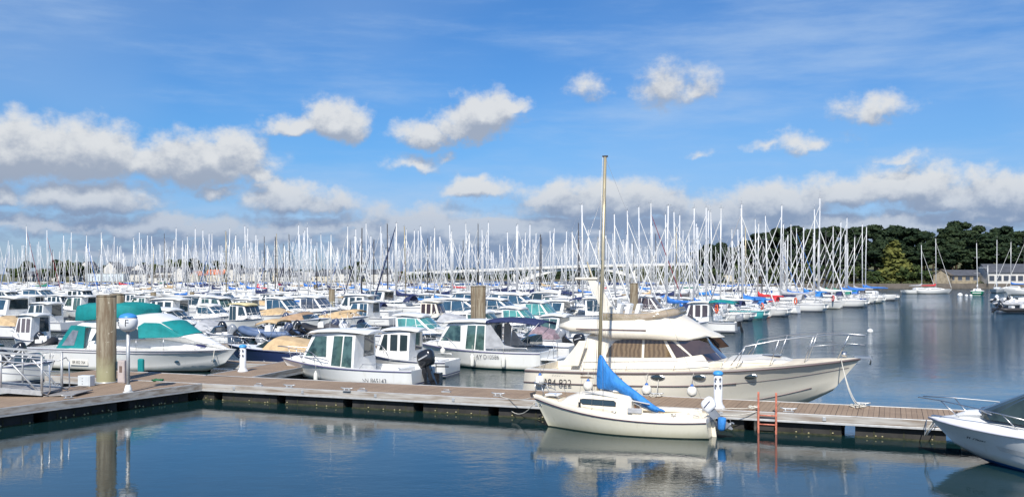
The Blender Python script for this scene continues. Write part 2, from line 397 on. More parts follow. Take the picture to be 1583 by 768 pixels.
class Cab:
    """superstructure: a side outline (x, z) from rear bottom over the top to front bottom, given width by Y(x, z)"""
    def __init__(s, prof, Y, bulge=None): s.p = prof; s.Y = Y; s.bg = bulge or [(0, 0)] * len(prof)
    def P(s, i, f, sd):
        (x0, z0), (x1, z1) = s.p[i], s.p[i + 1]; (a0, c0), (a1, c1) = s.bg[i], s.bg[i + 1]
        x, z = x0 + (x1 - x0) * f, z0 + (z1 - z0) * f; k = 1 - sd * sd
        return Vector((x + k * (a0 + (a1 - a0) * f), sd * s.Y(x, z), z + k * (c0 + (c1 - c0) * f)))
    def mesh(s, mb, m, ns=8, mtop=None, topi=()):
        rings = []
        for i in range(len(s.p)):
            j, f = (i, 0) if i < len(s.p) - 1 else (i - 1, 1)
            rings.append([s.P(j, f, -1 + 2 * k / ns) for k in range(ns + 1)])
        for i in range(len(rings) - 1):
            mb.loft([rings[i], rings[i + 1]], mtop if i in topi else m, closed=False, cap=False, smooth=False)
        for sd in (0, -1): mb.poly([r[sd] for r in rings], m)
    def side(s, mb, poly, sd, m, off=.012):
        a = [Vector((x, sd * (s.Y(x, z) + off), z)) for x, z in poly]; b = [Vector((x, sd * (s.Y(x, z) - .03), z)) for x, z in poly]
        n = len(a); k = len(mb.v); mb.v += [tuple(p) for p in a + b]; mb.face(list(range(k, k + n)), m)
        for j in range(n): mb.face([k + j, k + (j + 1) % n, k + n + (j + 1) % n, k + n + j], m)
    def pane(s, mb, i, f0, f1, s0, s1, m, off=.012, n=4):
        (x0, z0), (x1, z1) = s.p[i], s.p[i + 1]; d = Vector((-(z1 - z0), 0, x1 - x0)); d.normalize()
        if d.x < 0 and z1 < z0: d = -d
        if z1 < z0 and d.x < 0: d = -d
        r0 = [s.P(i, f0, s0 + (s1 - s0) * k / n) + d * off for k in range(n + 1)]
        r1 = [s.P(i, f1, s0 + (s1 - s0) * k / n) + d * off for k in range(n + 1)]
        mb.loft([r0, r1], m, closed=False, cap=False)

def rail(mb, pts, posts, r=.014, m=STEEL):
    mb.tube(pts, r, m, 6)
    for a, b in posts: mb.tube([a, b], r * .9, m, 5)
def pulpit(mb, H, t0, h=.6, inset=.10, r=.014, np_=4, mid=True, over=.12):
    """bow rail following the deck edge from t0 forward"""
    L1 = []
    for sd in (1, -1):
        pts = []
        for i in range(9):
            t = t0 + (1 - t0) * i / 8; p = H.S(t, 1.); k = min(1, i / 1.5)
            pts.append(Vector((p.x + (over if i == 8 else 0) + .06 * i / 8, sd * max(.06, p.y - inset * (1 - .6 * i / 8)), p.z + h * k)))
        L1.append(pts)
    mb.tube(L1[0] + L1[1][::-1], r, m=STEEL)
    for sd in (1, -1):
        for i in range(1, np_ + 1):
            t = t0 + (1 - t0) * (i - .3) / (np_ + .4); p = H.S(t, 1.)
            f = (t - t0) / (1 - t0) * 8; j = int(f); q = L1[0 if sd > 0 else 1]; top = q[j].lerp(q[min(8, j + 1)], f - j)
            mb.tube([(p.x - .08, sd * max(.04, p.y - inset * .8), p.z), top], r * .9, STEEL, 5)
    if mid:
        for sd in (0, 1):
            q = L1[sd]; mb.tube([v - Vector((0, 0, h * .5)) for v in q[2:]], r * .6, STEEL, 4)

OB = {}
def outboard(parent, x, z, y=0., cowl=ENGB, s=1., tilt=0., leg=ENGB, rz=0.):
    """motor hung on a transom at x: leg with bracket, cowl and propeller; forward is +x"""
    key = (cowl.name, leg.name)
    if key not in OB:
        a = MB(); a.box((-.05, 0, -.05), (.18, .30, .42), leg); a.box((-.20, 0, -.10), (.16, .18, .70), leg, taper=1.1)
        a.prism([(-.30, -.40), (-.10, -.40), (-.13, -.85), (-.33, -.85)], 'y', -.05, .05, leg)
        a.prism([(-.42, -.62), (-.10, -.62), (-.10, -.64), (-.42, -.64)], 'y', -.12, .12, leg)
        a.tube([(.02, 0, -.88), (-.08, 0, -.88), (-.34, 0, -.88), (-.46, 0, -.88)], [.02, .07, .075, .04], leg, 10)
        a.prism([(-.32, -.95), (-.14, -.95), (-.24, -1.12), (-.32, -1.12)], 'y', -.012, .012, leg)
        c = MB(); rr = []
        for (zz, x0, x1, w) in ((.10, -.42, .04, .17), (.20, -.50, .10, .21), (.38, -.56, .12, .225), (.56, -.56, .08, .21), (.66, -.50, .0, .17), (.70, -.40, -.10, .09)):
            ring = []
            for k in range(16):
                an = 2 * pi * k / 16; cx = abs(cos(an)) ** .6 * (1 if cos(an) > 0 else -1); cy = abs(sin(an)) ** .7 * (1 if sin(an) > 0 else -1)
                ring.append(Vector(((x0 + x1) / 2 + (x1 - x0) / 2 * cx, w * cy, zz)))
            rr.append(ring)
        c.loft(rr, cowl)
        strp = GREYC if cowl is not ENGW else NAVY
        for sd in (1, -1): c.box((-.22, sd * .226, .44), (.40, .012, .045), strp, ry=.15)
        pr = MB()
        for k in range(3):
            R = Matrix.Rotation(2 * pi * k / 3, 3, 'X'); pr.poly([Vector((-.46, 0, -.88)) + R @ Vector(p) for p in ((.02, -.02, .03), (-.02, -.07, .12), (-.04, .0, .18), (-.02, .07, .12), (.02, .03, .03))], leg)
        OB[key] = (a.build('outboard_motor'), c.build('cowl'), pr.build('propeller', fixn=False)); first = True
        lo, co, po = OB[key]
    else:
        lo, co, po = (o.copy() for o in OB[key]); [COL.objects.link(o) for o in (lo, co, po)]
    lo.parent = parent; co.parent = lo; po.parent = lo
    lo.location = (x, y, z); lo.rotation_euler = (0, -tilt, rz); lo.scale = (s, s, s); return lo

def fender(P, L=.55, r=.11, m=PLASTW, label='white fender', rope=.5, group='fenders hanging beside hulls', cap=None):
    a = MB(); n = 10
    prof = [(.02, 0), (.07, .03), (r, .10), (r, L - .12), (r * .8, L - .05), (.04, L), (.025, L + .05)]
    a.loft([[Vector((q * cos(2 * pi * k / n), q * sin(2 * pi * k / n), z)) for k in range(n)] for q, z in prof], m)
    if cap: a.loft([[Vector((q * cos(2 * pi * k / n), q * sin(2 * pi * k / n), z)) for k in range(n)] for q, z in ((r * .8, L - .045), (.05, L + .01), (.03, L + .06))], cap)
    a.tube([(0, 0, L + .03), (0, 0, L + rope)], .009, ROPE, 5)
    o = a.build('fender', loc=P); return tag(o, label, 'fender', group)

def fender_ball(P, r=.2, label='round fender'):
    a = MB(); a.ball((0, 0, 0), (r, r, r * 1.05), PLASTW, 14, 10); a.tube([(0, 0, r * .9), (0, 0, r * 1.25), (0, 0, r * 1.4)], [.07, .05, .02], MBLUE, 8); a.tube([(0, 0, r * 1.3), (0, 0, r * 3)], .01, ROPE, 5)
    return tag(a.build('fender', loc=P), label, 'fender', 'fenders hanging beside hulls')

def rope(name, pts, label, r=.014, m=ROPE, sag=None, cat='rope', group=None):
    if sag is not None:
        a, b = Vector(pts[0]), Vector(pts[-1]); pts = [a.lerp(b, k / 12) - Vector((0, 0, sag * 4 * (k / 12) * (1 - k / 12))) for k in range(13)]
    mb = MB(); mb.tube(pts, r, m, 6); return tag(mb.build(name), label, cat, group)

# ---- generic motorboats, normalised to their length; bow +x
def lin(L, B): return lambda u: L / 2 - u * L      # u: 0 bow, 1 stern
def trunk_Y(H, inset, zb, slope=.35):
    def Y(x, z):
        t = max(0, min(.985, (x + H.L / 2) / H.L)); return max(.05, H.b(t) - inset - slope * max(0, z - zb))
    return Y
def house_Y(w, zb, slope=.12, xf=None, nar=.12, xr=-9):
    def Y(x, z):
        k = max(0, (x - xf)) if xf is not None else 0; return max(.1, w - slope * (z - zb) - nar * k)
    return Y

def windows(cab, polys, root, glass, name='side_window'):
    for poly in polys:
        for sd in (1, -1):
            w = MB(); cab.side(w, poly, sd, glass); w.build(name, root, fixn=True)

def mb_pilothouse(root, L, B, hm=HULLW, glass=GLASSG, top=WHITE, zr=2.15, F0=.72, F1=1.05, rubm=NAVY, eng=ENGB, tilt=0., door=True, two=False, bimini=None, nob=1, roofm=None, cur=.0, obs=1.):
    X = lin(L, B); zb = F0 + .02
    H = Hull(L, B, F0, F1, rake=.13 * L, sag=.03, stern=.9); h = MB(); H.mesh(h, hm); h.build('hull', root)
    r = MB(); r.tube(H.rim(.93, dy=.012), .022, rubm, 6); r.build('rub_rail', root)
    d = MB(); H.deck(d, NONSK, .46, 1., .05); H.cockpit(d, top, NONSK, 0., .46, .32); d.build('deck', root)
    # low trunk in front of the house
    t = Cab([(X(.44), F0), (X(.40), F0 + .42), (X(.24), F0 + .44), (X(.10), F1 + .06), (X(.05), F1 - .02)], trunk_Y(H, .20, F0 + .1, .3), [(0, 0), (0, .05), (0, .06), (0, .05), (0, 0)])
    m = MB(); t.mesh(m, top); m.build('coachroof', root, bevel=.03)
    w = B / 2 - .28
    zc = F0 + .40
    pr = [(X(.60), .34), (X(.60), zc), (X(.605), zr - .04), (X(.50), zr + .03), (X(.34), zr), (X(.29), zr - .07), (X(.225), zc), (X(.22), F0 + .2)]
    bl = [(0, 0), (0, 0), (-.03, .02), (0, .07), (0, .07), (.03, .05), (.14, 0), (.14, 0)]
    c = Cab(pr, house_Y(w, F0, .10, X(.5), .10), bl); m = MB(); c.mesh(m, top); m.build('wheelhouse', root, bevel=.035)
    # roof slab with an overhang
    rf = MB(); rw = w - .04; R = []
    for (u, zz, ww) in ((.245, zr - .09, .78), (.27, zr - .02, .95), (.34, zr + .045, 1.02), (.50, zr + .08, 1.04), (.64, zr + .03, 1.0), (.685, zr - .02, .9)):
        R.append([Vector((X(u), rw * ww * k, zz + .06 * (1 - k * k) + dz)) for k, dz in ((-1, 0), (-.6, .045), (0, .06), (.6, .045), (1, 0), (.6, -.03), (0, -.03), (-.6, -.03))])
    rf.loft(R, roofm or top); rf.build('roof', root)
    if two:
        ws = [[(X(.58), zc + .05), (X(.58), zr - .16), (X(.50), zr - .14), (X(.50), zc + .05)], [(X(.47), zc + .05), (X(.47), zr - .14), (X(.39), zr - .14), (X(.39), zc + .05)]]
        ws.append([(X(.355), zc + .05), (X(.355), zr - .14), (X(.315), zr - .15), (X(.265), zc + .05)])
    else:
        ws = [[(X(.40), zc + .04), (X(.40), zr - .13), (X(.315), zr - .14), (X(.245), zc + .04)]]
        if door: ws.append([(X(.505), .52), (X(.52), zr - .10), (X(.455), zr - .10), (X(.44), .62)]); ws.append([(X(.585), .52), (X(.585), zr - .10), (X(.53), zr - .10), (X(.515), .52)])
    windows(c, ws, root, glass)
    for s0, s1 in ((-.92, -.36), (-.30, .30), (.36, .92)):
        p = MB(); c.pane(p, 5, .10, .93, s0, s1, glass); p.build('windscreen', root)
    p = MB(); c.pane(p, 1, .03, .92, -.8, .15, GLASS); p.build('door', root)
    p = MB(); pulpit(p, H, .62, .5, np_=3); p.build('bow_rail', root)
    g = MB()
    for sd in (1, -1): g.tube([(X(.66), sd * (H.b(.3) - .08), F0 + .03), (X(.68), sd * (H.b(.3) - .08), F0 + .2), (X(.9), sd * (H.b(.1) - .08), F0 + .2), (X(.93), sd * (H.b(.1) - .08), F0 + .03)], .014, STEEL)
    g.tube([(X(.36), .1, zr + .1), (X(.37), .12, zr + 1.3)], .008, WHITE, 5); g.build('grab_rail', root)
    st = MB(); st.box((X(.86), 0, .52), (.4, B * .62, .4), top); st.build('seat', root, bevel=.03)
    for k in range(nob):
        outboard(root, X(1.) - .02, F0 - .08, (k - (nob - 1) / 2) * .5, eng, obs, tilt)
    if bimini: add_bimini(root, X(.60), X(1.0), B * .42, F0, zr + .12, bimini)
    return H

def add_bimini(root, x1, x0, w, zb, zt, m):
    a = MB(); R = []
    for k in range(7):
        f = k / 6; x = x1 + (x0 - x1) * f; z = zt + .10 * sin(pi * f) - .12 * f * f
        R.append([Vector((x, w * s, z + .10 * (1 - s * s) - (.10 if abs(s) == 1 else 0))) for s in (-1, -.95, -.5, 0, .5, .95, 1)])
    a.loft(R, m, closed=False, cap=False); o = a.build('bimini', root); o.modifiers.new('solid', 'SOLIDIFY').thickness = .02
    b = MB()
    for f, g in ((.05, .45), (.5, .45), (.97, .5)):
        x = x1 + (x0 - x1) * f; xb = x1 + (x0 - x1) * g
        for s in (-1, 1): b.tube([(xb, s * w, zb), (x, s * w, zt - .05)], .014, STEEL, 5)
        b.tube([(x, -w, zt - .04), (x, w, zt - .04)], .014, STEEL, 5)
    b.build('bimini_frame', root)

def mb_hardtop(root, L, B, hm=HULLW, glass=GLASST, top=WHITE, F0=.95, F1=1.35, zr=2.45, canvas=None, arch=False, roofm=None, rubm=NAVY, strip=None):
    X = lin(L, B)
    H = Hull(L, B, F0, F1, rake=.14 * L, sag=.02, stern=.93, tmax=.42, keel=.5); h = MB(); H.mesh(h, hm); h.build('hull', root)
    r = MB(); r.tube(H.rim(.95, dy=.012), .026, rubm, 6); r.build('rub_rail', root)
    d = MB(); H.deck(d, NONSK, .34, 1., .06); H.cockpit(d, top, NONSK, 0., .34, .5, .22); d.build('deck', root)
    t = Cab([(X(.66), F0), (X(.64), F0 + .32), (X(.40), F0 + .46), (X(.16), F1 + .16), (X(.07), F1 - .02)], trunk_Y(H, .30, F0 + .1, .3), [(0, 0), (0, .06), (0, .10), (.0, .08), (0, 0)])
    m = MB(); t.mesh(m, top); m.build('coachroof', root, bevel=.04)
    w = B / 2 - .38; zc = F0 + .38
    pr = [(X(.70), F0 - .3), (X(.71), zc), (X(.72), zr - .05), (X(.60), zr + .03), (X(.47), zr - .01), (X(.43), zr - .07), (X(.275), zc), (X(.265), F0 + .1)]
    bl = [(0, 0), (0, 0), (0, .03), (0, .09), (0, .08), (.06, .05), (.28, 0), (.28, 0)]
    c = Cab(pr, house_Y(w, F0, .14, X(.5), .12), bl); m = MB(); c.mesh(m, top); m.build('wheelhouse', root, bevel=.04)
    rf = MB(); R = []
    for (u, zz, ww) in ((.395, zr - .10, .74), (.42, zr - .03, .92), (.48, zr + .03, 1.0), (.62, zr + .08, 1.02), (.76, zr + .03, 1.), (.80, zr - .03, .9)):
        R.append([Vector((X(u), (w - .04) * ww * k, zz + .09 * (1 - k * k) + dz)) for k, dz in ((-1, 0), (-.6, .05), (0, .07), (.6, .05), (1, 0), (.6, -.03), (0, -.03), (-.6, -.03))])
    rf.loft(R, roofm or top); rf.build('roof', root)
    windows(c, [[(X(.67), zc + .07), (X(.69), zr - .13), (X(.58), zr - .11), (X(.58), zc + .05)], [(X(.57), zc + .05), (X(.57), zr - .11), (X(.465), zr - .12), (X(.44), zc + .05)],
                [(X(.43), zc + .05), (X(.455), zr - .11), (X(.44), zr - .13), (X(.315), zc + .05)]], root, glass)
    for s0, s1 in ((-.94, -.36), (-.31, .31), (.36, .94)):
        p = MB(); c.pane(p, 5, .08, .94, s0, s1, glass); p.build('windscreen', root)
    p = MB(); c.pane(p, 1, .05, .92, -.8, .8, canvas or GLASS); p.build('door', root)
    for k in (.30, .42):
        for sd in (1, -1):
            q = MB(); pt = H.S(1 - k, .62); q.ball((pt.x, sd * (pt.y + .0), pt.z), (.17, .02, .07), GLASS, 12, 6); q.build('porthole', root)
    p = MB(); pulpit(p, H, .42, .6, np_=5); p.build('bow_rail', root)
    pl = MB(); pl.box((X(1.04), 0, .28), (.55, B * .8, .07), top); pl.build('swim_platform', root, bevel=.02)
    if arch:
        a = MB()
        for sd in (1, -1): a.prism([(X(.80), F0), (X(.74), F0), (X(.80), zr + .4), (X(.83), zr + .4)], 'y', sd * (B / 2 - .3) - .05, sd * (B / 2 - .3) + .05, top)
        a.box((X(.815), 0, zr + .42), (.28, B - .5, .08), top); a.tube([(X(.8), .3, zr + .4), (X(.82), .3, zr + 1.8)], .01, WHITE, 5); a.build('radar_arch', root, bevel=.02)
    if canvas: add_bimini(root, X(.78), X(.98), B * .42, F0, zr, canvas)
    return H

def mb_open(root, L, B, hm=HULLW, cover=BEIGE, top=WHITE, F0=.62, F1=.85, eng=ENGB, tilt=-.9, full=False, screen=GLASS, bim=None, nob=1, rubm=NAVY):
    X = lin(L, B)
    H = Hull(L, B, F0, F1, rake=.15 * L, stern=.92, tmax=.4); h = MB(); H.mesh(h, hm); h.build('hull', root)
    r = MB(); r.tube(H.rim(.95, dy=.012), .022, rubm, 6); r.build('rub_rail', root)
    d = MB(); H.deck(d, top, .56, 1., .10); H.cockpit(d, top, NONSK, 0., .56, .25, .2); d.build('deck', root)
    c = Cab([(X(.50), F0), (X(.50), F0 + .45), (X(.46), F0 + .48), (X(.33), F0 + .15), (X(.30), F0 + .05)], house_Y(B / 2 - .24, F0, .25, X(.5), .3), [(0, 0), (0, .04), (.08, .04), (.25, .02), (.25, 0)])
    m = MB(); c.mesh(m, GLASS if screen else top); m.mats = [screen] if screen else m.mats
    if not full: m.build('windscreen', root)
    if cover:
        w = B / 2 - .10
        pr = [(X(.97), F0 + .02), (X(.93), F0 + .25), (X(.70), F0 + .50), (X(.52), F0 + .62), (X(.40 if full else .48), F0 + .42), (X(.24 if full else .44), F0 + .08)]
        cv = Cab(pr, lambda x, z: max(.1, w * (1 if x < X(.45) else 1 - .9 * (x - X(.45)) / L) - .55 * max(0, z - F0)), [(0, 0), (0, .04), (0, .08), (0, .10), (.05, .05), (.1, 0)])
        m = MB(); cv.mesh(m, cover, 6); m.build('tarpaulin', root, bevel=.05)
    else:
        st = MB(); st.box((X(.85), 0, .5), (.45, B * .6, .45), top); st.box((X(.60), B * .2, .5), (.4, .4, .6), top); st.box((X(.60), -B * .2, .5), (.4, .4, .6), top); st.build('seat', root, bevel=.04)
    if bim: add_bimini(root, X(.50), X(.92), B * .42, F0, F0 + 1.3, bim)
    p = MB(); pulpit(p, H, .68, .38, np_=2, mid=False); p.build('bow_rail', root)
    for k in range(nob): outboard(root, X(1.) - .02, F0 - .1, (k - (nob - 1) / 2) * .5, eng, .95, tilt)
    return H

def mb_rib(root, L, B, tube=NAVY, top=WHITE, eng=ENGN, tilt=-.9, hull=HULLW):
    X = lin(L, B); a = MB(); r = .24; P = []
    for k in range(15):
        f = k / 14; an = -pi / 2 + pi * f; P.append(None)
    side = [(X(1.04), .05), (X(.9), .0), (X(.5), .0), (X(.3), .06), (X(.14), .16), (X(.03), .28)]
    pts = []
    for i, (x, dz) in enumerate(side): pts.append((x, (B / 2 - r) * (1, 1, 1, .93, .66, .22)[i], .42 + dz * 1.2))
    full = pts + [(x, -y, z) for x, y, z in pts[::-1]]
    rs = [.10] + [r] * (len(full) - 2) + [.10]
    a.tube(full, rs, tube, 10); a.build('inflatable_tube', root)
    H = Hull(L * .95, B * .75, .35, .5, rake=.8); h = MB(); H.mesh(h, hull); H.deck(h, top, 0, 1, 0, dz=-.02); h.build('hull', root)
    s = MB(); s.box((X(.55), 0, .68), (.5, .55, .75), top, taper=.8); s.box((X(.75), 0, .6), (.4, .8, .5), top); s.build('console', root, bevel=.04)
    w = MB(); w.box((X(.50), 0, 1.15), (.03, .5, .3), GLASS, ry=-.35); w.build('windscreen', root)
    outboard(root, X(.97), .55, 0, eng, .95, tilt)
# ---------------------------------------------------------------- the place: water, land
def terr(x, y):
    """height of the land; negative under water"""
    def sm(a, b, v): v = max(0, min(1, (v - a) / (b - a))); return v * v * (3 - 2 * v)
    left = min(y - 352 - .05 * x * (x < 0), -(x + 55) * 1.2 + 60 * (y > 420) * 0) if x < 60 else -99
    right = min(y - (318 + max(0, x - 170) * .16), (x - 62) * 1.3)
    far = y - 690
    z = -3.0
    for d, q, hill in ((left, 1.9, .006), (right, .9, .075), (far, .8, .006)):
        if d > 0: z = max(z, -1 + (q + 1) * sm(0, 5, d) + max(0, min(d, 190 if hill > .05 else 500) - 8) * hill)
    return z
def build_ground():
    w = MB(); R = 15000; xs = [-R, -600, -150, 0, 150, 600, R]; ys = [-400, 0, 60, 200, 500, 2000, R]
    for y in ys:
        for x in xs: w.v.append((x, y, 0))
    n = len(xs)
    for j in range(len(ys) - 1):
        for i in range(n - 1): w.face([j * n + i, j * n + i + 1, (j + 1) * n + i + 1, (j + 1) * n + i])
    m = bpy.data.materials.new('harbour_water'); m.use_nodes = True; t = m.node_tree; g = N(t); b = t.nodes['Principled BSDF']
    b.inputs['Base Color'].default_value = (.006, .026, .029, 1); b.inputs['Roughness'].default_value = .03; b.inputs['IOR'].default_value = 1.45
    b.inputs['Specular IOR Level'].default_value = .6
    geo = t.nodes.new('ShaderNodeNewGeometry'); x, y, z = g.sep(geo.outputs['Position'])
    patch = g.ss(g.noise(g.comb(g.m('MULTIPLY', x, .5), y), .045, 4, .6), .40, .66)   # cat's paws of breeze
    open_ = g.ss(y, 34, 62)
    a1 = g.noise(g.comb(g.m('MULTIPLY', x, .7), y), 2.6, 3, .55)
    a2 = g.noise(g.comb(g.m('MULTIPLY', x, .55), g.m('ADD', y, 40.)), 9.0, 3, .6)
    a3 = g.noise(g.comb(g.m('MULTIPLY', x, .6), y), .55, 2, .5)
    amp = g.m('ADD', .30, g.m('ADD', g.m('MULTIPLY', patch, .6), g.m('MULTIPLY', open_, 4.2)))
    h = g.m('ADD', g.m('ADD', g.m('MULTIPLY', a1, g.m('ADD', .0034, g.m('MULTIPLY', open_, .014))), g.m('MULTIPLY', a2, g.m('MULTIPLY', amp, .0042))), g.m('MULTIPLY', a3, g.m('ADD', .007, g.m('MULTIPLY', open_, .03))))
    h = g.m('MULTIPLY', h, g.m('ADD', .55, g.m('MULTIPLY', amp, .75)))
    bp = t.nodes.new('ShaderNodeBump'); bp.inputs['Strength'].default_value = 1.; bp.inputs['Distance'].default_value = 1.
    t.links.new(h, bp.inputs['Height'])
    # wavelets too small for the bump to resolve far away: slopes taken straight from a noise vector
    nv = t.nodes.new('ShaderNodeTexNoise'); nv.inputs['Scale'].default_value = 3.2; nv.inputs['Detail'].default_value = 3
    t.links.new(g.comb(g.m('MULTIPLY', x, .55), y), nv.inputs['Vector']); vs_ = t.nodes.new('ShaderNodeVectorMath'); vs_.operation = 'SUBTRACT'; t.links.new(nv.outputs['Color'], vs_.inputs[0]); vs_.inputs[1].default_value = (.5, .5, .5)
    vm = t.nodes.new('ShaderNodeVectorMath'); vm.operation = 'MULTIPLY'; t.links.new(vs_.outputs[0], vm.inputs[0])
    k_ = g.m('ADD', g.m('MULTIPLY', open_, g.m('ADD', .26, g.m('MULTIPLY', patch, .30))), .012); t.links.new(g.comb(g.m('MULTIPLY', k_, .6), k_, 0.), vm.inputs[1])
    va = t.nodes.new('ShaderNodeVectorMath'); va.operation = 'ADD'; t.links.new(bp.outputs[0], va.inputs[0]); t.links.new(vm.outputs[0], va.inputs[1])
    vn = t.nodes.new('ShaderNodeVectorMath'); vn.operation = 'NORMALIZE'; t.links.new(va.outputs[0], vn.inputs[0]); t.links.new(vn.outputs[0], b.inputs['Normal'])
    t.links.new(g.m('ADD', .02, g.m('MULTIPLY', g.m('ADD', patch, open_), .03)), b.inputs['Roughness'])
    w.mats = [m]; tag(w.build('water', fixn=False), kind='structure')
    # land
    l = MB(); xs = [-9000, -3000, -1200] + list(range(-700, 700, 12)) + [1200, 3000, 9000]; ys = [310 + 6 * i for i in range(40)] + [560 + 25 * i for i in range(20)] + [1200, 2000, 4000, 9000]
    n = len(xs)
    for y in ys:
        for x in xs: l.v.append((x, y, terr(x, y)))
    for j in range(len(ys) - 1):
        for i in range(n - 1): l.face([j * n + i, j * n + i + 1, (j + 1) * n + i + 1, (j + 1) * n + i], None, True)
    m = bpy.data.materials.new('land_earth_and_grass'); m.use_nodes = True; t = m.node_tree; g = N(t); b = t.nodes['Principled BSDF']; b.inputs['Roughness'].default_value = .95
    geo = t.nodes.new('ShaderNodeNewGeometry'); x, y, z = g.sep(geo.outputs['Position']); nn = g.noise(geo.outputs['Position'], .12, 6, .7)
    grass = g.mix(g.ss(nn, .35, .65), (.05, .07, .02, 1), (.16, .14, .06, 1))
    shore = g.mix(g.ss(g.noise(geo.outputs['Position'], .8, 5, .7), .35, .7), (.20, .16, .10, 1), (.08, .075, .04, 1))
    t.links.new(g.mix(g.ss(g.m('ADD', z, g.m('MULTIPLY', nn, 1.2)), 1.6, 2.2), shore, grass), b.inputs['Base Color'])
    l.mats = [m]; tag(l.build('land', fixn=False), kind='structure')
build_ground()

# ---------------------------------------------------------------- pontoons
ZD = .6
A = gp(313, 593, ZD); A.z = 0; U = UD.normalized(); Nn = Vector((.365, .931, 0)).normalized(); ZV = Vector((0, 0, 1))
DECK = mat('deck_boards', (.30, .20, .125), .8, var=.10, vs=.6, bump=.004, bs=30)
def deck_mat():
    m = bpy.data.materials.new('pontoon_planks'); m.use_nodes = True; t = m.node_tree; g = N(t); b = t.nodes['Principled BSDF']; b.inputs['Roughness'].default_value = .8
    tc = t.nodes.new('ShaderNodeTexCoord'); x, y, z = g.sep(tc.outputs['Object'])
    k = g.m('FRACT', g.m('MULTIPLY', x, 1 / .145)); idx = g.m('FLOOR', g.m('MULTIPLY', x, 1 / .145))
    gap = g.m('LESS_THAN', k, .07); big = g.m('LESS_THAN', g.m('FRACT', g.m('MULTIPLY', x, 1 / .58)), .03)
    tone = g.noise(g.comb(idx, 0., 0.), 7.3, 1); n2 = g.noise(g.comb(g.m('MULTIPLY', x, .6), y), 1.1, 5, .65); n3 = g.noise(g.comb(g.m('MULTIPLY', x, 30.), y), 2.0, 4, .7)
    f = g.m('ADD', g.m('MULTIPLY', tone, .45), g.m('ADD', g.m('MULTIPLY', n2, .5), g.m('MULTIPLY', n3, .3)))
    c = g.mix(g.ss(f, .40, .85), (.345, .25, .17, 1), (.22, .155, .105, 1))
    c = g.mix(g.m('MULTIPLY', gap, .75), c, (.06, .04, .03, 1)); c = g.mix(g.m('MULTIPLY', big, .8), c, (.04, .03, .02, 1))
    t.links.new(c, b.inputs['Base Color'])
    bp = t.nodes.new('ShaderNodeBump'); bp.inputs['Distance'].default_value = .004; t.links.new(g.m('SUBTRACT', n3, gap), bp.inputs['Height']); t.links.new(bp.outputs[0], b.inputs['Normal'])
    return m
PLANK = deck_mat()
FASC = mat('weathered_timber_edge', (.43, .415, .385), .8, var=.13, vs=2.2, bump=.006, bs=12, stretch=(.35, 1, 5), vdark=(.20, .15, .11))
RIM = mat('aluminium_edge_strip', (.55, .55, .54), .5, metal=.3, var=.08, vs=3)
FLOAT = mat('concrete_float', (.035, .033, .030), .85, var=.12, vs=1.6, bump=.01, bs=6, vdark=(.014, .014, .013))
WEED = mat('weed_on_float', (.05, .05, .025), .95, var=.2, vs=9, bump=.02, bs=20, vdark=(.015, .02, .008))
MUSS = mat('pale_shells', (.45, .40, .22), .8, var=.1, vs=8)

def pontoon(name, P, d, n, length, width, label, floats=((0, 1),), far=False, z=.6):
    """deck running from P along d, n pointing to the far side; object axes follow the pontoon"""
    root = empty(name, (P.x, P.y, 0), atan2(d.y, d.x), label, 'pontoon')
    s = 1 if (Vector((-d.y, d.x, 0)).dot(n) > 0) else -1
    dk = MB(); dk.box((length / 2, s * width / 2, z - .025), (length, width - .16, .05), PLANK); dk.build('deck', root)
    f = MB()
    for yy in (.04, width - .04):
        f.box((length / 2, s * yy, z - .095), (length + .02, .08, .19), FASC); f.box((length / 2, s * (yy + (-.03 if yy < 1 else .03)), z - .225), (length, .05, .065), RIM)
    f.box((length / 2, s * .035, z + .004), (length + .01, .07, .02), RIM); f.box((length / 2, s * (width - .035), z + .004), (length + .01, .07, .02), RIM)
    for xx in (-.03, length + .03): f.box((xx, s * width / 2, z - .12), (.06, width, .24), FASC)
    if not far:
        q = 0
        while q < length:     # bolt plates on the edge beam
            f.box((q + .3, -s * .012, z - .10), (.10, .02, .12), GALV); q += 2.9
    f.build('edge_beam', root, bevel=0 if far else .008)
    for a, b in floats:
        k = MB(); k.box(((a + b) / 2, s * width / 2, z - .54), (b - a, width - .34, .60), FLOAT)
        if not far:
            k.box(((a + b) / 2, s * width / 2, -.0), (b - a + .02, width - .30, .09), WEED)
            random.seed(int(a * 10) + 3)
            for i in range(int((b - a) * 2)):
                k.ball((random.uniform(a, b), s * .155, random.uniform(.03, .09)), (.03, .02, .02), MUSS, 5, 4)
            g = a + .5
            while g < b - .2: k.box((g, s * .165, .06), (.03, .02, .34), WEED); g += .78
        k.build('float', root)
    return root
t0 = -7.6; Lm = 34.5
fl = []; q = .2
gaps = []
while q < Lm - .4: fl.append((q, min(q + 2.35, Lm - .1))); q += 2.72
main_p = pontoon('walkway_pontoon', A + U * t0, U, Nn, Lm, 2.6, 'long brown planked pontoon crossing behind the cream sailboat', fl)
ul = Vector((-.507, -.86, 0)).normalized(); nl = Vector((-.86, .507, 0)).normalized()
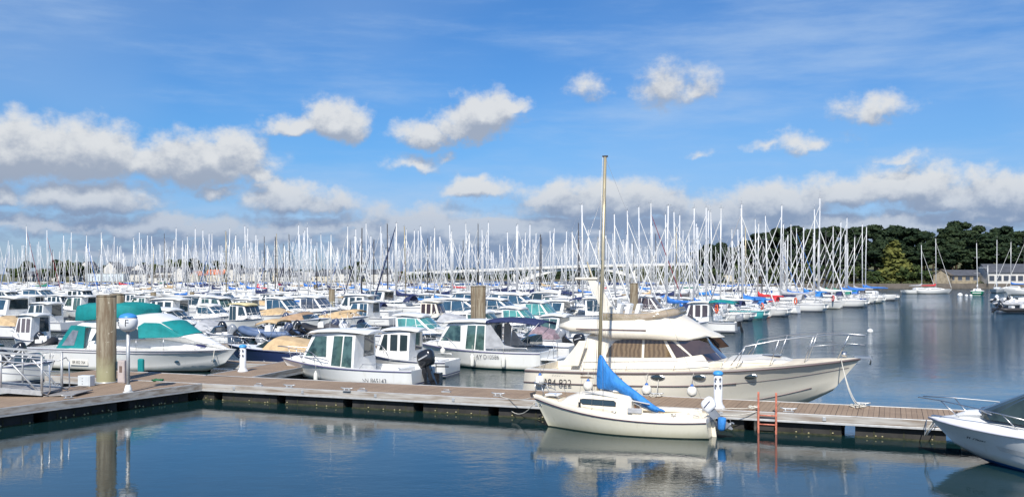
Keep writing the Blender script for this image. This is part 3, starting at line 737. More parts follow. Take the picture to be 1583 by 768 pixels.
def pontoon_left():
    root = empty('landing_pontoon', (A.x, A.y, 0), 0, 'angled brown pontoon carrying the lamp post and the gangway foot', 'pontoon')
    def W(p): return (p.x - A.x, p.y - A.y)
    n0 = A + nl * 3.3
    e = A + ul * 12; e2 = e + nl * 3.3
    # where the far edge meets the walkway front
    k = (n0 - A); tt = -k.dot(Nn) / (-ul).dot(Nn); j = n0 - ul * tt
    pl = [W(A + nl * .07), W(e + nl * .07), W(e2 - nl * .07), W(j - nl * .07)]
    d = MB(); d.prism(pl, 'z', .55, .594, PLANK); d.build('deck', root)
    f = MB()
    for (p, r, o) in ((A, e, .04), (j, e2, 3.26)):
        a = Vector((*W(A + nl * o if o < 1 else j), 0)); b = Vector((*W(A + nl * o + ul * 12), 0)); m = (a + b) / 2; an = atan2(ul.y, ul.x)
        f.box((m.x, m.y, .505), ((b - a).length, .08, .19), FASC, rz=an); f.box((m.x, m.y, .38), ((b - a).length, .07, .065), RIM, rz=an)
        f.box((m.x, m.y, .608), ((b - a).length, .07, .02), RIM, rz=an)
    f.build('edge_beam', root)
    for i in range(4):
        s0 = .5 + i * 3.0; c = A + ul * (s0 + 1.25) + nl * 1.65; c = Vector((*W(c), 0)); an = atan2(ul.y, ul.x)
        k = MB(); k.box((c.x, c.y, .06), (2.5, 2.9, .60), FLOAT, rz=an); k.box((c.x, c.y, 0), (2.52, 2.94, .09), WEED, rz=an)
        random.seed(i)
        for h in range(9):
            v = A + ul * (s0 + random.uniform(0, 2.5)) + nl * .17; k.ball((*W(v), random.uniform(.04, .1)), .03, MUSS, 5, 4)
        for h in range(4):
            v = A + ul * (s0 + .4 + h * .6) + nl * .175; k.box((*W(v), .06), (.03, .03, .34), WEED, rz=an)
        k.build('float', root)
pontoon_left()

# ---------------------------------------------------------------- piles
def pile_mat():
    m = bpy.data.materials.new('pile_weathered_steel'); m.use_nodes = True; t = m.node_tree; g = N(t); b = t.nodes['Principled BSDF']; b.inputs['Roughness'].default_value = .75
    tc = t.nodes.new('ShaderNodeTexCoord'); x, y, z = g.sep(tc.outputs['Object'])
    st = g.noise(g.comb(g.m('MULTIPLY', x, 4.), g.m('MULTIPLY', y, 4.), g.m('MULTIPLY', z, .5)), 1.6, 6, .7); bl = g.noise(tc.outputs['Object'], 1.3, 5, .7)
    c = g.mix(g.ss(st, .35, .65), (.235, .205, .145, 1), (.12, .085, .05, 1))
    c = g.mix(g.m('MULTIPLY', g.ss(g.m('ADD', z, g.m('MULTIPLY', bl, 1.5)), 2.6, 1.6), .8), c, (.29, .28, .16, 1))
    c = g.mix(g.ss(g.m('ADD', z, g.m('MULTIPLY', bl, .5)), .95, .6), c, (.12, .12, .05, 1))
    sp = g.ss(g.noise(tc.outputs['Object'], 5.5, 2), .71, .74); c = g.mix(g.m('MULTIPLY', sp, .6), c, (.45, .42, .34, 1))
    t.links.new(c, b.inputs['Base Color']); bp = t.nodes.new('ShaderNodeBump'); bp.inputs['Distance'].default_value = .01; t.links.new(bl, bp.inputs['Height']); t.links.new(bp.outputs[0], b.inputs['Normal']); return m
PILE = pile_mat()
def pile(x, D, h, label, r=.35):
    root = empty('mooring_pile', ((x - CX) * D / FP, D, 0), random.uniform(0, 3), label, 'pile', 'tall steel mooring piles')
    a = MB(); n = 28; a.loft([[Vector((r * cos(2 * pi * k / n), r * sin(2 * pi * k / n), z)) for k in range(n)] for z in (-2, 0, h - .05)], PILE); a.build('pile_shaft', root)
    c = MB(); c.loft([[Vector((q * cos(2 * pi * k / n), q * sin(2 * pi * k / n), z)) for k in range(n)] for q, z in ((r + .004, h - .052), (r + .004, h), (r * .9, h + .015), (.05, h + .03))], PILE); c.build('pile_cap', root)
    c = MB(); c.tube([(0, 0, .59), (0, 0, .64)], r + .04, GALV, 20); c.build('guide_collar', root)
pile(164.5, 36.0, 3.82, 'thick weathered brown pile on the pontoon beside the globe lamp')
pile(181, 47., 3.65, 'brown pile mostly hidden behind the thick pile by the lamp')
pile(742.5, 62, 3.86, 'wide grey brown pile behind the boat with the navy awning')
pile(735.5, 66, 3.8, 'darker pile tucked behind the wide central pile')
pile(513, 112, 2.9, 'pile left of the white wheelhouse boat, beyond the beige covers')
pile(980, 82, 3.85, 'grey pile behind the flybridge seats of the cream cruiser')
pile(435, 150, 2.6, 'small far pile behind the twin white cruisers')
pile(488, 170, 2.8, 'smallest far pile right of the twin white cruisers')
pile(237, 125, 2.3, 'far pile above the teal flybridge cover')
pile(297, 150, 1.9, 'distant pile before the white houses')

# ---------------------------------------------------------------- things on the pontoons
def lamp():
    P = gp(198, 606, ZD); root = empty('globe_lamp', P, 0, 'slim post with white globe and blue cap lettered F', 'lamp post')
    b = MB(); b.tube([(0, 0, 0), (0, 0, .02)], .17, WHITE, 16); b.loft([[Vector((q * cos(2 * pi * k / 16), q * sin(2 * pi * k / 16), z)) for k in range(16)] for q, z in ((.14, .02), (.12, .12), (.09, .22), (.07, .26))], WHITE); b.build('foot', root)
    b = MB(); b.tube([(0, 0, .2), (0, 0, 2.12)], .062, GALV, 12); b.build('post', root)
    b = MB(); n = 24; G = mat('globe_acrylic', (.72, .73, .74), .25, var=.02, coat=.4)
    b.loft([[Vector((q * cos(2 * pi * k / n), q * sin(2 * pi * k / n), z)) for k in range(n)] for q, z in ((.10, 2.06), (.20, 2.10), (.285, 2.19), (.318, 2.31), (.318, 2.42), (.292, 2.53))], G); b.build('globe', root)
    b = MB(); b.loft([[Vector((q * cos(2 * pi * k / n), q * sin(2 * pi * k / n), z)) for k in range(n)] for q, z in ((.30, 2.53), (.302, 2.55), (.25, 2.62), (.14, 2.67), (.02, 2.69))], mat('cap_blue', (.05, .25, .62), .4, var=.03)); b.build('cap', root)
    for an in (-50, 12): text('letter', 'F', .32, BLACK, root, (.322 * sin(radians(an)), -.322 * cos(radians(an)), 2.36), (radians(90), 0, radians(an)))
lamp()
def pedestal(px, py, label, labels=True):
    P = gp(px, py, ZD); root = empty('service_pedestal', P, TH_R * .6, label, 'pedestal', 'water and power pedestals')
    n = 16
    def ring(q, z): return [Vector((q * .9 * cos(2 * pi * k / n), q * sin(2 * pi * k / n), z)) for k in range(n)]
    b = MB(); b.loft([ring(.24, 0), ring(.23, .03), ring(.16, .12), ring(.145, .2), ring(.14, .98)], mat('pedestal_white', (.74, .75, .77), .4, var=.04)); b.build('body', root)
    b = MB(); b.loft([ring(.15, .98), ring(.17, 1.0), ring(.17, 1.05), ring(.12, 1.10), ring(.02, 1.12)], mat('pedestal_cap_blue', (.05, .30, .66), .45, var=.03)); b.build('cap', root)
    for i in range(2):
        for j in range(2):
            s = MB(); x = (-.065, .065)[i]; z = (.88, .68)[j]; s.tube([(x, -.13, z), (x, -.165, z)], .034, MATS['canvas_dark_grey'], 10); s.box((x, -.17, z - .045), (.035, .02, .03), ENGG); s.build('socket', root)
pedestal(1110, 630, 'white water pedestal with blue cap beside the orange ladder')
pedestal(375.5, 574, 'white water pedestal with blue cap at the teal yacht\'s bow')
def ladder():
    P = A + U * ((gp(1184, 640, ZD) - A).dot(U)); root = empty('swim_ladder', (P.x, P.y, 0), TH_R, 'salmon orange two-rung ladder hooked on the pontoon edge', 'ladder'); root.location.z = .1
    m = mat('ladder_salmon_paint', (.62, .20, .13), .5, var=.12, vs=14, vdark=(.3, .10, .06))
    for s in (-.25, .25):
        b = MB(); b.box((s, -.08, .12), (.055, .045, 1.95), m); b.build('rail', root, bevel=.008)
    for z in (.16, -.14, -.44, .42):
        b = MB(); b.tube([(-.25, -.08, z), (.25, -.08, z)], .022, m, 8); b.build('rung', root)
    for s in (-.25, .25): b = MB(); b.box((s, 0, .55), (.05, .2, .04), m); b.build('hook', root)
ladder()
def cleat(px, py, label, th=TH_R):
    P = gp(px, py, ZD + .01); m = MB(); m.tube([(-.24, 0, .11), (-.14, 0, .085), (.14, 0, .085), (.24, 0, .11)], [.018, .028, .028, .018], GALV, 7)
    for s in (-.09, .09): m.tube([(s, 0, 0), (s, 0, .09)], .025, GALV, 7)
    m.box((0, 0, .01), (.3, .1, .02), GALV); tag(m.build('mooring_cleat', loc=P, rz=th), label, 'cleat', 'cleats on the pontoon edges')
cleat(1219, 636, 'cleat on the pontoon edge right of the orange ladder')
cleat(1333, 627, 'cleat holding the cruiser\'s bow line near the pontoon end')
cleat(770, 612, 'cleat at the cream sailboat\'s bow line')
cleat(447, 599, 'cleat on the front edge below the small cabin boat\'s bow')
cleat(536, 604, 'cleat on the front edge under the lettering of the small cabin boat')
cleat(106, 615, 'cleat beside the gangway flap', .9)
cleat(88, 598, 'cleat on the inner edge behind the gangway', .9)
cleat(1015, 612, 'cleat amid fender lines by the cream cruiser')
def box_thing(name, px0, px1, py0, py1, d, z, m, label, cat, det=None):
    P = gp((px0 + px1) / 2, py1, z); s = P.y / FP; w = (px1 - px0) * s; h = (py1 - py0) * s
    root = empty(name, P, TH_R * .5, label, cat); b = MB(); b.box((0, d / 2, h / 2), (w, d, h), m); b.build('casing', root, bevel=.015)
    b = MB(); b.box((0, -.008, h / 2), (w * .86, .016, h * .88), m); b.build('door', root, bevel=.004)
    if det: b = MB(); b.box((0, -.02, h * .62), (w * .4, .012, h * .28), det); b.build('hatch', root)
    else:
        for i in range(3): b = MB(); b.ball((w * (-.1), -.02, h * (.25 + .25 * i)), .015, BLACK, 6, 4); b.build('latch', root)
box_thing('power_cabinet', 181, 193, 557, 592, .35, ZD, mat('cabinet_pink_grey', (.48, .42, .40), .6, var=.08, vs=3), 'narrow pinkish grey cabinet against the thick pile', 'cabinet', mat('hatch_brown', (.16, .11, .09), .6, var=.05))
box_thing('junction_box', 119, 140, 580.5, 597, .3, ZD, mat('box_pale_grey', (.60, .64, .66), .5, var=.06, vs=3), 'pale grey box on the inner pontoon edge left of the thick pile', 'box')

def gangway():
    P0 = gp(66, 613, ZD); d = Vector((-1, .02, 0)).normalized(); root = empty('gangway', (P0.x, P0.y, ZD), atan2(d.y, d.x), 'aluminium truss gangway landing on the pontoon', 'gangway')
    L = 11.; up = .07
    def Z(x): return .12 + up * x
    for j, yy in enumerate((0.0, -1.35)):
        a = MB(); H = 1.22
        a.box((L / 2, yy, Z(L / 2)), (L, .08, .16), GALV, ry=-math.atan(up)); a.box((L / 2, yy, Z(L / 2) + H), (L, .07, .07), GALV, ry=-math.atan(up)); a.build('truss_chord', root)
        b = MB(); k = .06; i = 0
        b.tube([(.03, yy, Z(0)), (.03, yy, Z(0) + H)], .045, GALV, 8)
        while k < L - 1.7:
            if i % 2 == 0: b.tube([(k + .05, yy, Z(k)), (k + 1.3, yy, Z(k + 1.3) + H)], .032, GALV, 6)
            else: b.tube([(k, yy, Z(k) + H), (k + 1.35, yy, Z(k + 1.35))], .032, GALV, 6)
            b.tube([(k + 1.32, yy, Z(k + 1.3)), (k + 1.32, yy, Z(k + 1.3) + H)], .03, GALV, 6); k += 1.35; i += 1
        b.build('truss_bracing', root)
        h = MB(); h.tube([(L, yy + .05, Z(L) + .95), (.1, yy + .05, Z(.1) + .95), (-.12, yy, Z(0) + 1.05), (-.22, yy, Z(0) + .9), (-.24, yy, .18), (-.16, yy, .08), (.05, yy, .12)], .022, STEEL, 6)
        h.tube([(L, yy, Z(L) + .55), (.03, yy, Z(.1) + .55)], .018, STEEL, 6); h.build('handrail', root)
    c = MB(); c.box((L / 2, -.675, Z(L / 2) - .02), (L, 1.3, .06), mat('gangway_tread', (.33, .32, .31), .8, var=.1, vs=6), ry=-math.atan(up)); c.build('tread', root)
    f = MB(); f.box((-.52, -.675, .045), (1.1, 1.25, .03), mat('flap_plate', (.30, .28, .26), .7, var=.1), ry=.06); f.build('flap', root)
gangway()
# ---------------------------------------------------------------- the cream sailboat in front
def front_sailboat():
    B = 2.05; f, L = berth(824, 1097, 674, TH_L, B); root = f.root('sailing_dinghy', 'small cream sailboat with blue sail cover and tilted white outboard', 'sailboat')
    f_l = f.loc; H = Hull(L, B, .57, .95, rake=.62, kind='round', stern=.74, tmax=.45, keel=.42, p=2.1, tr=-.10, sag=.05, zp=2.0)
    h = MB(); H.mesh(h, HULLCR, nt=26, vs=(.84, .6, .4, .2, 0, -.2, -.4, -.7, -1)); h.build('hull', root)
    # upper strake, lip of the deck
    s = MB(); R = []
    for i in range(27):
        t = 1 - (1 - i / 26) ** 1.35; a = H.S(t, .84); b = H.S(t, 1.); R.append([Vector((a.x, a.y + .01, a.z)), Vector((b.x, b.y + .012, b.z - .01)), Vector((b.x, max(.01, b.y - .035), b.z + .03))])
    s.loft(R, CREAM2, False, False); s.loft([[Vector((p.x, -p.y, p.z)) for p in r] for r in R], CREAM2, False, False)
    q = [H.S(0, v) for v in (.8, 1)]; s.poly([(q[0].x, q[0].y, q[0].z), (q[1].x, q[1].y, q[1].z + .02), (q[1].x, -q[1].y, q[1].z + .02), (q[0].x, -q[0].y, q[0].z)], WHITE); s.build('toe_rail', root)
    r = MB(); r.tube(H.rim(.84, dy=.018), .016, mat('rail_stripe_plum', (.06, .02, .05), .4, var=.02), 6); r.build('rub_rail', root)
    d = MB(); H.deck(d, NONSKC, .50, 1., .07, inset=.03); H.cockpit(d, CREAM2, NONSKC, 0., .50, .26, .30); d.build('deck', root)
    X = lambda px, py, yl=B * .25: f_l(px, py, yl)[0]
    xa, xb = f_l(978, 640, .5)[0], f_l(873, 632, .3)[0]     # rear and front of the cabin
    zt = 1.10
    c = Cab([(xa, .40), (xa + .02, zt - .12), (xa + .10, zt - .03), ((xa + xb) / 2, zt), (xb - .42, zt - .05), (xb - .10, .92), (xb + .10, .78)], lambda x, z: max(.12, .66 - .16 * max(0, x - xa) / (xb - xa) - .28 * max(0, z - .62)), [(0, 0), (0, .03), (0, .06), (0, .08), (0, .06), (.08, .03), (.12, 0)])
    m = MB(); c.mesh(m, CREAM2); m.build('cabin', root, bevel=.04)
    for sd in (1, -1):
        w = MB(); x1, x0 = xb - .52, xb - 1.62
        c.side(w, [(x0, .80), (x0, .88), (x0 + .06, .93), (x1 - .10, .94), (x1 - .02, .91), (x1 - .02, .87), (x1 - .12, .81)], sd, GLASS); wo = w.build('side_window', root)
        w = MB(); c.side(w, [(x0 - .02, .785), (x0 - .02, .90), (x0 + .05, .95), (x1 - .09, .96), (x1 + .0, .93), (x1 + .0, .86), (x1 - .1, .79)], sd, BLACK, off=.006); w.build('window_frame', wo)
    w = MB(); w.box((xa - .01, 0, .82), (.03, .5, .5), mat('washboard_teak', (.22, .10, .05), .5, var=.1)); w.build('hatch_board', root)
    w = MB(); w.box((xa + .35, 0, zt + .09), (.6, .6, .05), CREAM2); w.build('sliding_hatch', root, bevel=.015)
    w = MB(); w.box((xb + .45, 0, .98), (.42, .42, .06), WHITE); w.build('fore_hatch', root, bevel=.02)
    # cockpit coamings and stern bench
    w = MB()
    for sd in (1, -1):
        w.box(((xa - L / 2 + .3) / 2, sd * .66, .60), (xa + L / 2 - .35, .10, .12), CREAM2); w.box(((xa - L / 2 + .2) / 2, sd * .48, .42), (xa + L / 2 - .3, .32, .05), NONSKC)
    w.box((xa - .12, .74, .72), (.42, .05, .14), GREYC); w.build('cockpit_bench', root, bevel=.02)
    # mast, leaning slightly
    x0, z0 = f_l(925, 604); xt, zt2 = f_l(935.5, 243)
    ms = MB(); ms.tube([(x0, 0, z0), ((x0 + xt) / 2 - .02, 0, (z0 + zt2) / 2), (xt, 0, zt2)], [.058, .056, .046], MASTG, 12); ms.box((xt, 0, zt2 + .02), (.16, .06, .05), MASTD); ms.build('mast', root)
    sp = MB(); zz = z0 + (zt2 - z0) * .56; xm = x0 + (xt - x0) * .56
    for sd in (1, -1): sp.tube([(xm, 0, zz), (xm - .05, sd * .42, zz + .03)], .012, ALU, 6)
    sp.build('spreader', root)
    rg = MB(); bow = H.S(1, 1.)
    for sd in (1, -1):
        rg.tube([(xm - .05, sd * .42, zz + .03), (x0 - .05, sd * .88, .68)], .004, WIRE, 4); rg.tube([(xm - .05, sd * .42, zz + .03), (xt, 0, zt2 - .7)], .004, WIRE, 4)
        rg.tube([(xm, 0, zz), (x0 - .40, sd * .9, .66)], .004, WIRE, 4); rg.tube([(xm, 0, zz), (x0 + .4, sd * .84, .72)], .004, WIRE, 4)
    rg.tube([(xt, 0, zt2 - .9), (bow.x - .08, 0, bow.z + .03)], .005, WIRE, 4); rg.tube([(xt, 0, zt2), (-L / 2 + .05, 0, .58)], .004, WIRE, 4)
    rg.tube([(x0 + .07, .04, z0 + .2), (xt + .07, .03, zt2)], .006, ROPE, 4); rg.tube([(x0 - .3, .1, z0), (xm, .05, zz + 2)], .005, ROPE, 4); rg.build('rigging', root)
    # folded sail under its blue cover, drooping to the cockpit with the boom lowered
    top = [(924.5, 548), (930, 546), (934, 553), (941, 567), (955, 581), (968, 593), (985, 605), (1000, 617), (1014, 628), (1024, 632)]
    bot = [(921, 600), (926, 602), (934, 602), (945, 603), (958, 606), (968, 612), (980, 618), (995, 627), (1008, 635), (1018, 638)]
    R = []
    random.seed(5)
    for i, (a, b) in enumerate(zip(top, bot)):
        yo = .05 + .45 * i / 9; ax, az = f_l(*a, yo); bx, bz = f_l(*b, yo); th = (.09, .11, .13, .15, .15, .14, .12, .10, .08, .05)[i]; ring = []
        for k in range(16):
            an = 2 * pi * k / 16; u = (1 + cos(an)) / 2; wv = 1 + .26 * sin(4 * an + i * 1.9) + random.uniform(-.14, .14)
            ring.append(Vector((bx + (ax - bx) * u, yo + th * sin(an) * wv, bz + (az - bz) * u)))
        R.append(ring)
    cv = MB(); cv.loft(R, LBLUE)
    tail = [f_l(1012, 632, .5), f_l(1021, 633, .5), f_l(1029, 636, .5)]
    cv.tube([(x, .5, z) for x, z in tail], [.05, .06, .02], LBLUE, 8); o = cv.build('sail_cover', root); o.modifiers.new('s', 'SUBSURF').render_levels = 1
    bx, bz = f_l(1024, 642, .5)
    bm = MB(); a = f_l(931, 600); bm.tube([(a[0], 0, a[1]), (bx, .5, bz)], .035, ALU, 8); bm.box((bx - .02, .5, bz - .03), (.10, .07, .16), TEAKW, ry=.6); bm.build('boom', root)
    st = MB(); a = f_l(906, 604, .3); b = f_l(1005, 624, .5); st.tube([(a[0], .45, a[1]), (b[0], .55, b[1])], .022, ALU, 6); st.build('spinnaker_pole', root)
    # pulpit
    p = MB(); xb_, zb_ = bow.x, bow.z; k1 = xb_ - .95
    for sd in (1, -1):
        p.tube([(k1, sd * .40, .88), (k1 + .10, sd * .40, 1.18), (xb_ - .2, sd * .16, 1.30), (xb_ - .02, 0, 1.33)], .012, STEEL, 6)
        p.tube([(xb_ - .45, sd * .24, .93), (xb_ - .35, sd * .22, 1.25)], .011, STEEL, 6)
    p.tube([(xb_ - .10, 0, .95), (xb_ - .05, 0, 1.33)], .011, STEEL, 6); p.build('bow_pulpit', root)
    p = MB()
    for sd in (1, -1): p.tube([(-L / 2 + .55, sd * .62, .55), (-L / 2 + .5, sd * .62, .70), (-L / 2 + .18, sd * .6, .62)], .012, STEEL, 6)
    for x, y in ((.9, .75), (-.1, .86), (-1.8, .76), (xb_ - .7, .3), (xb_ - .3, .1)):
        p.tube([(x - .07, y, H.zs(.5) + .06), (x + .07, y, H.zs(.5) + .06)], .014, STEEL, 5); p.tube([(x, y, H.zs(.5)), (x, y, H.zs(.5) + .06)], .012, STEEL, 5)
    p.box((.95, .78, .78), (.06, .05, .22), BLACK); p.build('deck_fitting', root)
    c = MB(); c.box((xb_ + .0, 0, bow.z), (.16, .07, .12), MASTD, ry=.3); c.build('stem_fitting', root)
    outboard(root, -L / 2 - .08, .66, .25, ENGW, .62, -.75, ENGG)
    l = MB()
    for y in (-.22, .02): l.tube([(-L / 2 - .02, y, .55), (-L / 2 - .16, y, .40), (-L / 2 - .18, y, -.12)], .014, STEEL, 6)
    for z in (.3, .12, -.06): l.tube([(-L / 2 - .17, -.22, z), (-L / 2 - .17, .02, z)], .012, STEEL, 6)
    l.build('boarding_ladder', root)
    rd = MB(); rd.prism([(-L / 2 - .05, .42), (-L / 2 - .14, .42), (-L / 2 - .26, -.4), (-L / 2 - .05, -.4)], 'y', .0, .04, CREAM2); rd.build('rudder', root)
    bf = MB(); bf.tube([(-L / 2 - .42, .42, .62), (-L / 2 - .42, .42, .60), (-L / 2 - .40, .42, .30), (-L / 2 - .40, .42, .24)], [.07, .115, .11, .06], LBLUE, 12); bf.build('motor_cover', root)
    b = MB(); b.tube([(-L / 2 + .1, .1, .45), (-L / 2 + 1.0, .05, .56)], .012, TEAKW, 6); b.build('tiller', root)
    def wp(x, y, z): return f.O + f.h * x + f.n * y + ZV * z
    g = gp(771, 611, .65)
    rope('mooring_line', [wp(xb_ - .1, 0, .9), g], 'pale line from the cream sailboat\'s bow to the pontoon', .012, sag=.12)
    g2 = gp(776, 616, .5)
    rope('mooring_line', [wp(xb_ - .05, .02, .7), g2], 'slack line sagging under the pontoon edge by the sailboat\'s bow', .012, sag=.42)
    rope('mooring_line', [wp(-L / 2 + .1, -.6, .55), A + U * ((wp(-L / 2, 0, 0) - A).dot(U) + 1.2) + ZV * .62], 'short stern line from the cream sailboat to the pontoon', .012, sag=.08)
    tag(fender(wp(1.2, -B / 2 - .12, .15), .42, .11, label='white fender between cream sailboat and pontoon'), group='fenders hanging beside hulls')
front_sailboat()

# ---------------------------------------------------------------- the big cream cruiser
def cruiser():
    B = 4.0; n2 = Nn
    # centre line runs parallel to the pontoon behind it
    c0 = A + Nn * (2.6 + .35 + B / 2); f = Fr(c0, TH_R); a = f.loc(817, 595, -1.7)[0]; b = f.loc(1331, 555, 0)[0]; L = b - a; f.O = f.O + f.h * (a + b) / 2
    root = f.root('motor_cruiser', 'big cream flybridge cruiser with brown curtained windows', 'motor yacht'); T = lambda px, py, y=-B / 2: f.loc(px, py, y)
    H = Hull(L, B, 1.27, 1.86, rake=1.75, stern=.9, tmax=.45, keel=.7, flare=1.5, p=2.6, tr=-.35, fore=.55, zp=2.2)
    h = MB(); H.mesh(h, HULLCB, nt=28); h.build('hull', root)
    br = mat('rail_bronze_grey', (.17, .13, .13), .4, var=.03)
    for v, t0_, rr in ((.95, 0, .035), (.62, 0, .024)):
        r = MB(); r.tube([Vector((p.x, p.y, p.z)) for p in H.line(1, v, t0_, 1 if v > .9 else .70, 16, dy=.015)], rr, br, 6); r.tube(H.line(-1, v, t0_, 1 if v > .9 else .70, 16, dy=.015), rr, br, 6); r.build('rub_rail', root)
    r = MB()
    for sd in (1, -1): r.tube(H.line(sd, .62, .70, .99, 8, dy=.006), .008, br, 5); r.tube(H.line(sd, .08, .72, .93, 8, dy=.012), .02, br, 5)
    r.build('spray_rail', root)
    d = MB(); H.deck(d, NONSKC, .20, 1., .08); H.cockpit(d, CREAM2, NONSKC, 0., .20, .55, .28); d.build('deck', root)
    ts = f.loc
    for px in (1017, 1079, 1156):
        x, z = T(px, 583, -B / 2 * .97)
        # on the hull side
        P = H.on(x, z)
        for sd in (1, -1):
            q = MB(); q.ball((P.x, sd * (P.y + .0), P.z), (.255, .035, .105), STEEL, 20, 8); q.build('porthole', root)
            q = MB(); q.ball((P.x, sd * (P.y + .012), P.z), (.22, .035, .085), GLASS, 20, 8); q.build('porthole_glass', root)
    g = MB(); zc = 1.3
    def SY(x): return H.b(max(0, min(1, (x + L / 2) / L)))
    # salon
    wb = B / 2 - .42
    Yf = lambda x, z: max(.25, min(wb, SY(x) - .38) - .16 * max(0, z - 1.2))
    pA = T(893, 567, -1.6); pB = T(906, 528, -1.5); pE = T(1066, 522, -1.5); pF = T(1118, 545, 0)
    zr = pE[1]
    c = Cab([(pA[0] - .25, 1.0), (pA[0], 1.25), (pB[0], zr), (pE[0], zr), (pF[0] - .25, 1.62), (pF[0] - .2, 1.2)], Yf, [(0, 0), (0, 0), (0, .04), (.1, .04), (.40, .04), (.40, 0)])
    m = MB(); c.mesh(m, WARM); m.build('saloon', root, bevel=.04)
    CUR = bpy.data.materials.new('curtain_behind_glass'); CUR.use_nodes = True; t_ = CUR.node_tree; gg = N(t_); bs = t_.nodes['Principled BSDF']; bs.inputs['Roughness'].default_value = .08; bs.inputs['Coat Weight'].default_value = .5
    tc = t_.nodes.new('ShaderNodeTexCoord'); x_, y_, z_ = gg.sep(tc.outputs['Object']); w_ = gg.m('SINE', gg.m('ADD', gg.m('MULTIPLY', x_, 38.), gg.m('MULTIPLY', gg.noise(tc.outputs['Object'], 1.7, 3), 14.)))
    t_.links.new(gg.mix(gg.ss(w_, -1., 1.), (.12, .08, .04, 1), (.20, .14, .075, 1)), bs.inputs['Base Color'])
    BR = mat('window_bronze', (.075, .045, .03), .05, var=.15, vs=1.2, spec=.9, coat=.7, vdark=(.03, .018, .012))
    def W(pts): return [T(px, py, -1.55) for px, py in pts]
    wins = [(W([(936, 551), (940, 538), (950, 527), (962, 524.5), (991, 525), (991, 552)]), CUR), (W([(995, 525), (1024, 526.5), (1038, 552), (995, 552)]), CUR), (W([(1029, 527), (1038, 527.5), (1066, 550), (1045, 553)]), BR), (W([(1044, 527), (1078, 526), (1092, 530), (1106, 545), (1070, 550)]), BR)]
    for poly, mt in wins:
        for sd in (1, -1): w = MB(); c.side(w, poly, sd, mt); w.build('side_window', root)
    for s0, s1 in ((-.96, -.36), (-.33, .33), (.36, .96)): w = MB(); c.pane(w, 3, .03, .93, s0, s1, BR); w.build('windscreen', root)
    # flybridge with the overhanging brow; its outline is traced from the photo
    lo = [(860, 507), (880, 512), (915, 515), (945, 522), (1000, 523), (1060, 526), (1094, 522)]
    hi = [(862, 501), (880, 495), (905, 494), (940, 495), (985, 494), (1035, 488), (1080, 509)]
    lo = [T(px, py, -1.55) for px, py in lo]; hi = [T(px, py, (-1.4, -1.4, -1.2, -1.2, -1.0, -.2, 0)[k]) for k, (px, py) in enumerate(hi)]
    R = []
    for i, ((xl, zl), (xh, zh)) in enumerate(zip(lo, hi)):
        wl = (1.25, 1.45, 1.58, 1.62, 1.62, 1.55, 1.02)[i]; wh = wl - (.08, .16, .2, .2, .22, .45, .25)[i]; xm = (xl + xh) / 2
        cam_ = (.0, .0, .0, .0, .0, .16, .10)[i]
        R.append([Vector((xl, -wl, zl)), Vector((xm, -wl * .99, (zl * .55 + zh * .45))), Vector((xh, -wh, zh)), Vector((xh + cam_, -wh * .5, zh + cam_)), Vector((xh + cam_ * 1.4, 0, zh + cam_ * 1.3)), Vector((xh + cam_, wh * .5, zh + cam_)), Vector((xh, wh, zh)), Vector((xm, wl * .99, (zl * .55 + zh * .45))), Vector((xl, wl, zl)), Vector((xl + .1 * (i == 6), wl * .4, zl)), Vector((xl + .2 * (i == 6), 0, zl)), Vector((xl + .1 * (i == 6), -wl * .4, zl))])
    # nose of the brow
    last = R[-1]; nx, nz = T(1099, 523, -1.0); R.append([Vector((nx + (.30 if abs(p.y) < .3 else .18 if abs(p.y) < .7 else 0), p.y * .9, nz + .02 * (k < 9))) for k, p in enumerate(last)])
    fb = MB(); fb.loft(R, WARM); o = fb.build('flybridge', root); 
    st = MB(); a0 = T(890, 511, -1.66); a1 = T(998, 508, -1.66); st.box(((a0[0] + a1[0]) / 2, -1.60, (a0[1] + a1[1]) / 2 + .0), (a1[0] - a0[0], .05, .045), br); st.build('flybridge_stripe', root)
    # tinted screen
    s1 = [(928, 484, 495), (950, 484, 496), (975, 485, 496), (1000, 484, 495), (1022, 480, 491), (1040, 477, 488), (1046, 479, 487)]
    SCR = mat('screen_bronze', (.44, .36, .27), .12, var=.25, vs=1.4, coat=.5, vdark=(.20, .17, .08)); SCR.node_tree.nodes['Principled BSDF'].inputs['Alpha'].default_value = .72
    ring = []
    for i, (px, t1_, b1_) in enumerate(s1):
        x, z1_ = T(px, t1_, -1.3); _, z0_ = T(px, b1_, -1.3); y = (1.34, 1.34, 1.34, 1.32, 1.24, .95, .5)[i]; ring.append((x, y, z0_ + .0, z1_))
    q = ring + [(x, -y, a_, b_) for x, y, a_, b_ in ring[::-1]]
    sc_ = MB(); sc_.loft([[Vector((x, -y, a_)), Vector((x - .06, -y * .97, b_))] for x, y, a_, b_ in q], SCR, False, False); o = sc_.build('flybridge_screen', root); o.modifiers.new('s', 'SOLIDIFY').thickness = .02
    fr = MB(); fr.tube([Vector((x - .06, -y * .97, b_)) for x, y, a_, b_ in q], .014, STEEL, 5); fr.build('screen_frame', root)
    for px, yy in ((958, -.6), (972, -.2), (987, .6)):
        x, z = T(px, 480, yy); b_ = MB(); b_.box((x, yy, z), (.14, .5, .52), WHITE, ry=.25); b_.box((x + .2, yy, z - .28), (.45, .5, .14), WHITE); b_.build('helm_seat', root, bevel=.03)
    # radar arch
    ar = MB(); p = [T(935, 492, -1.3), T(957, 492, -1.3), T(924, 436, -1.2), T(918, 431, -1.2), T(908, 431, -1.2)]
    ar.prism(p, 'y', -1.25, -1.05, WARM)
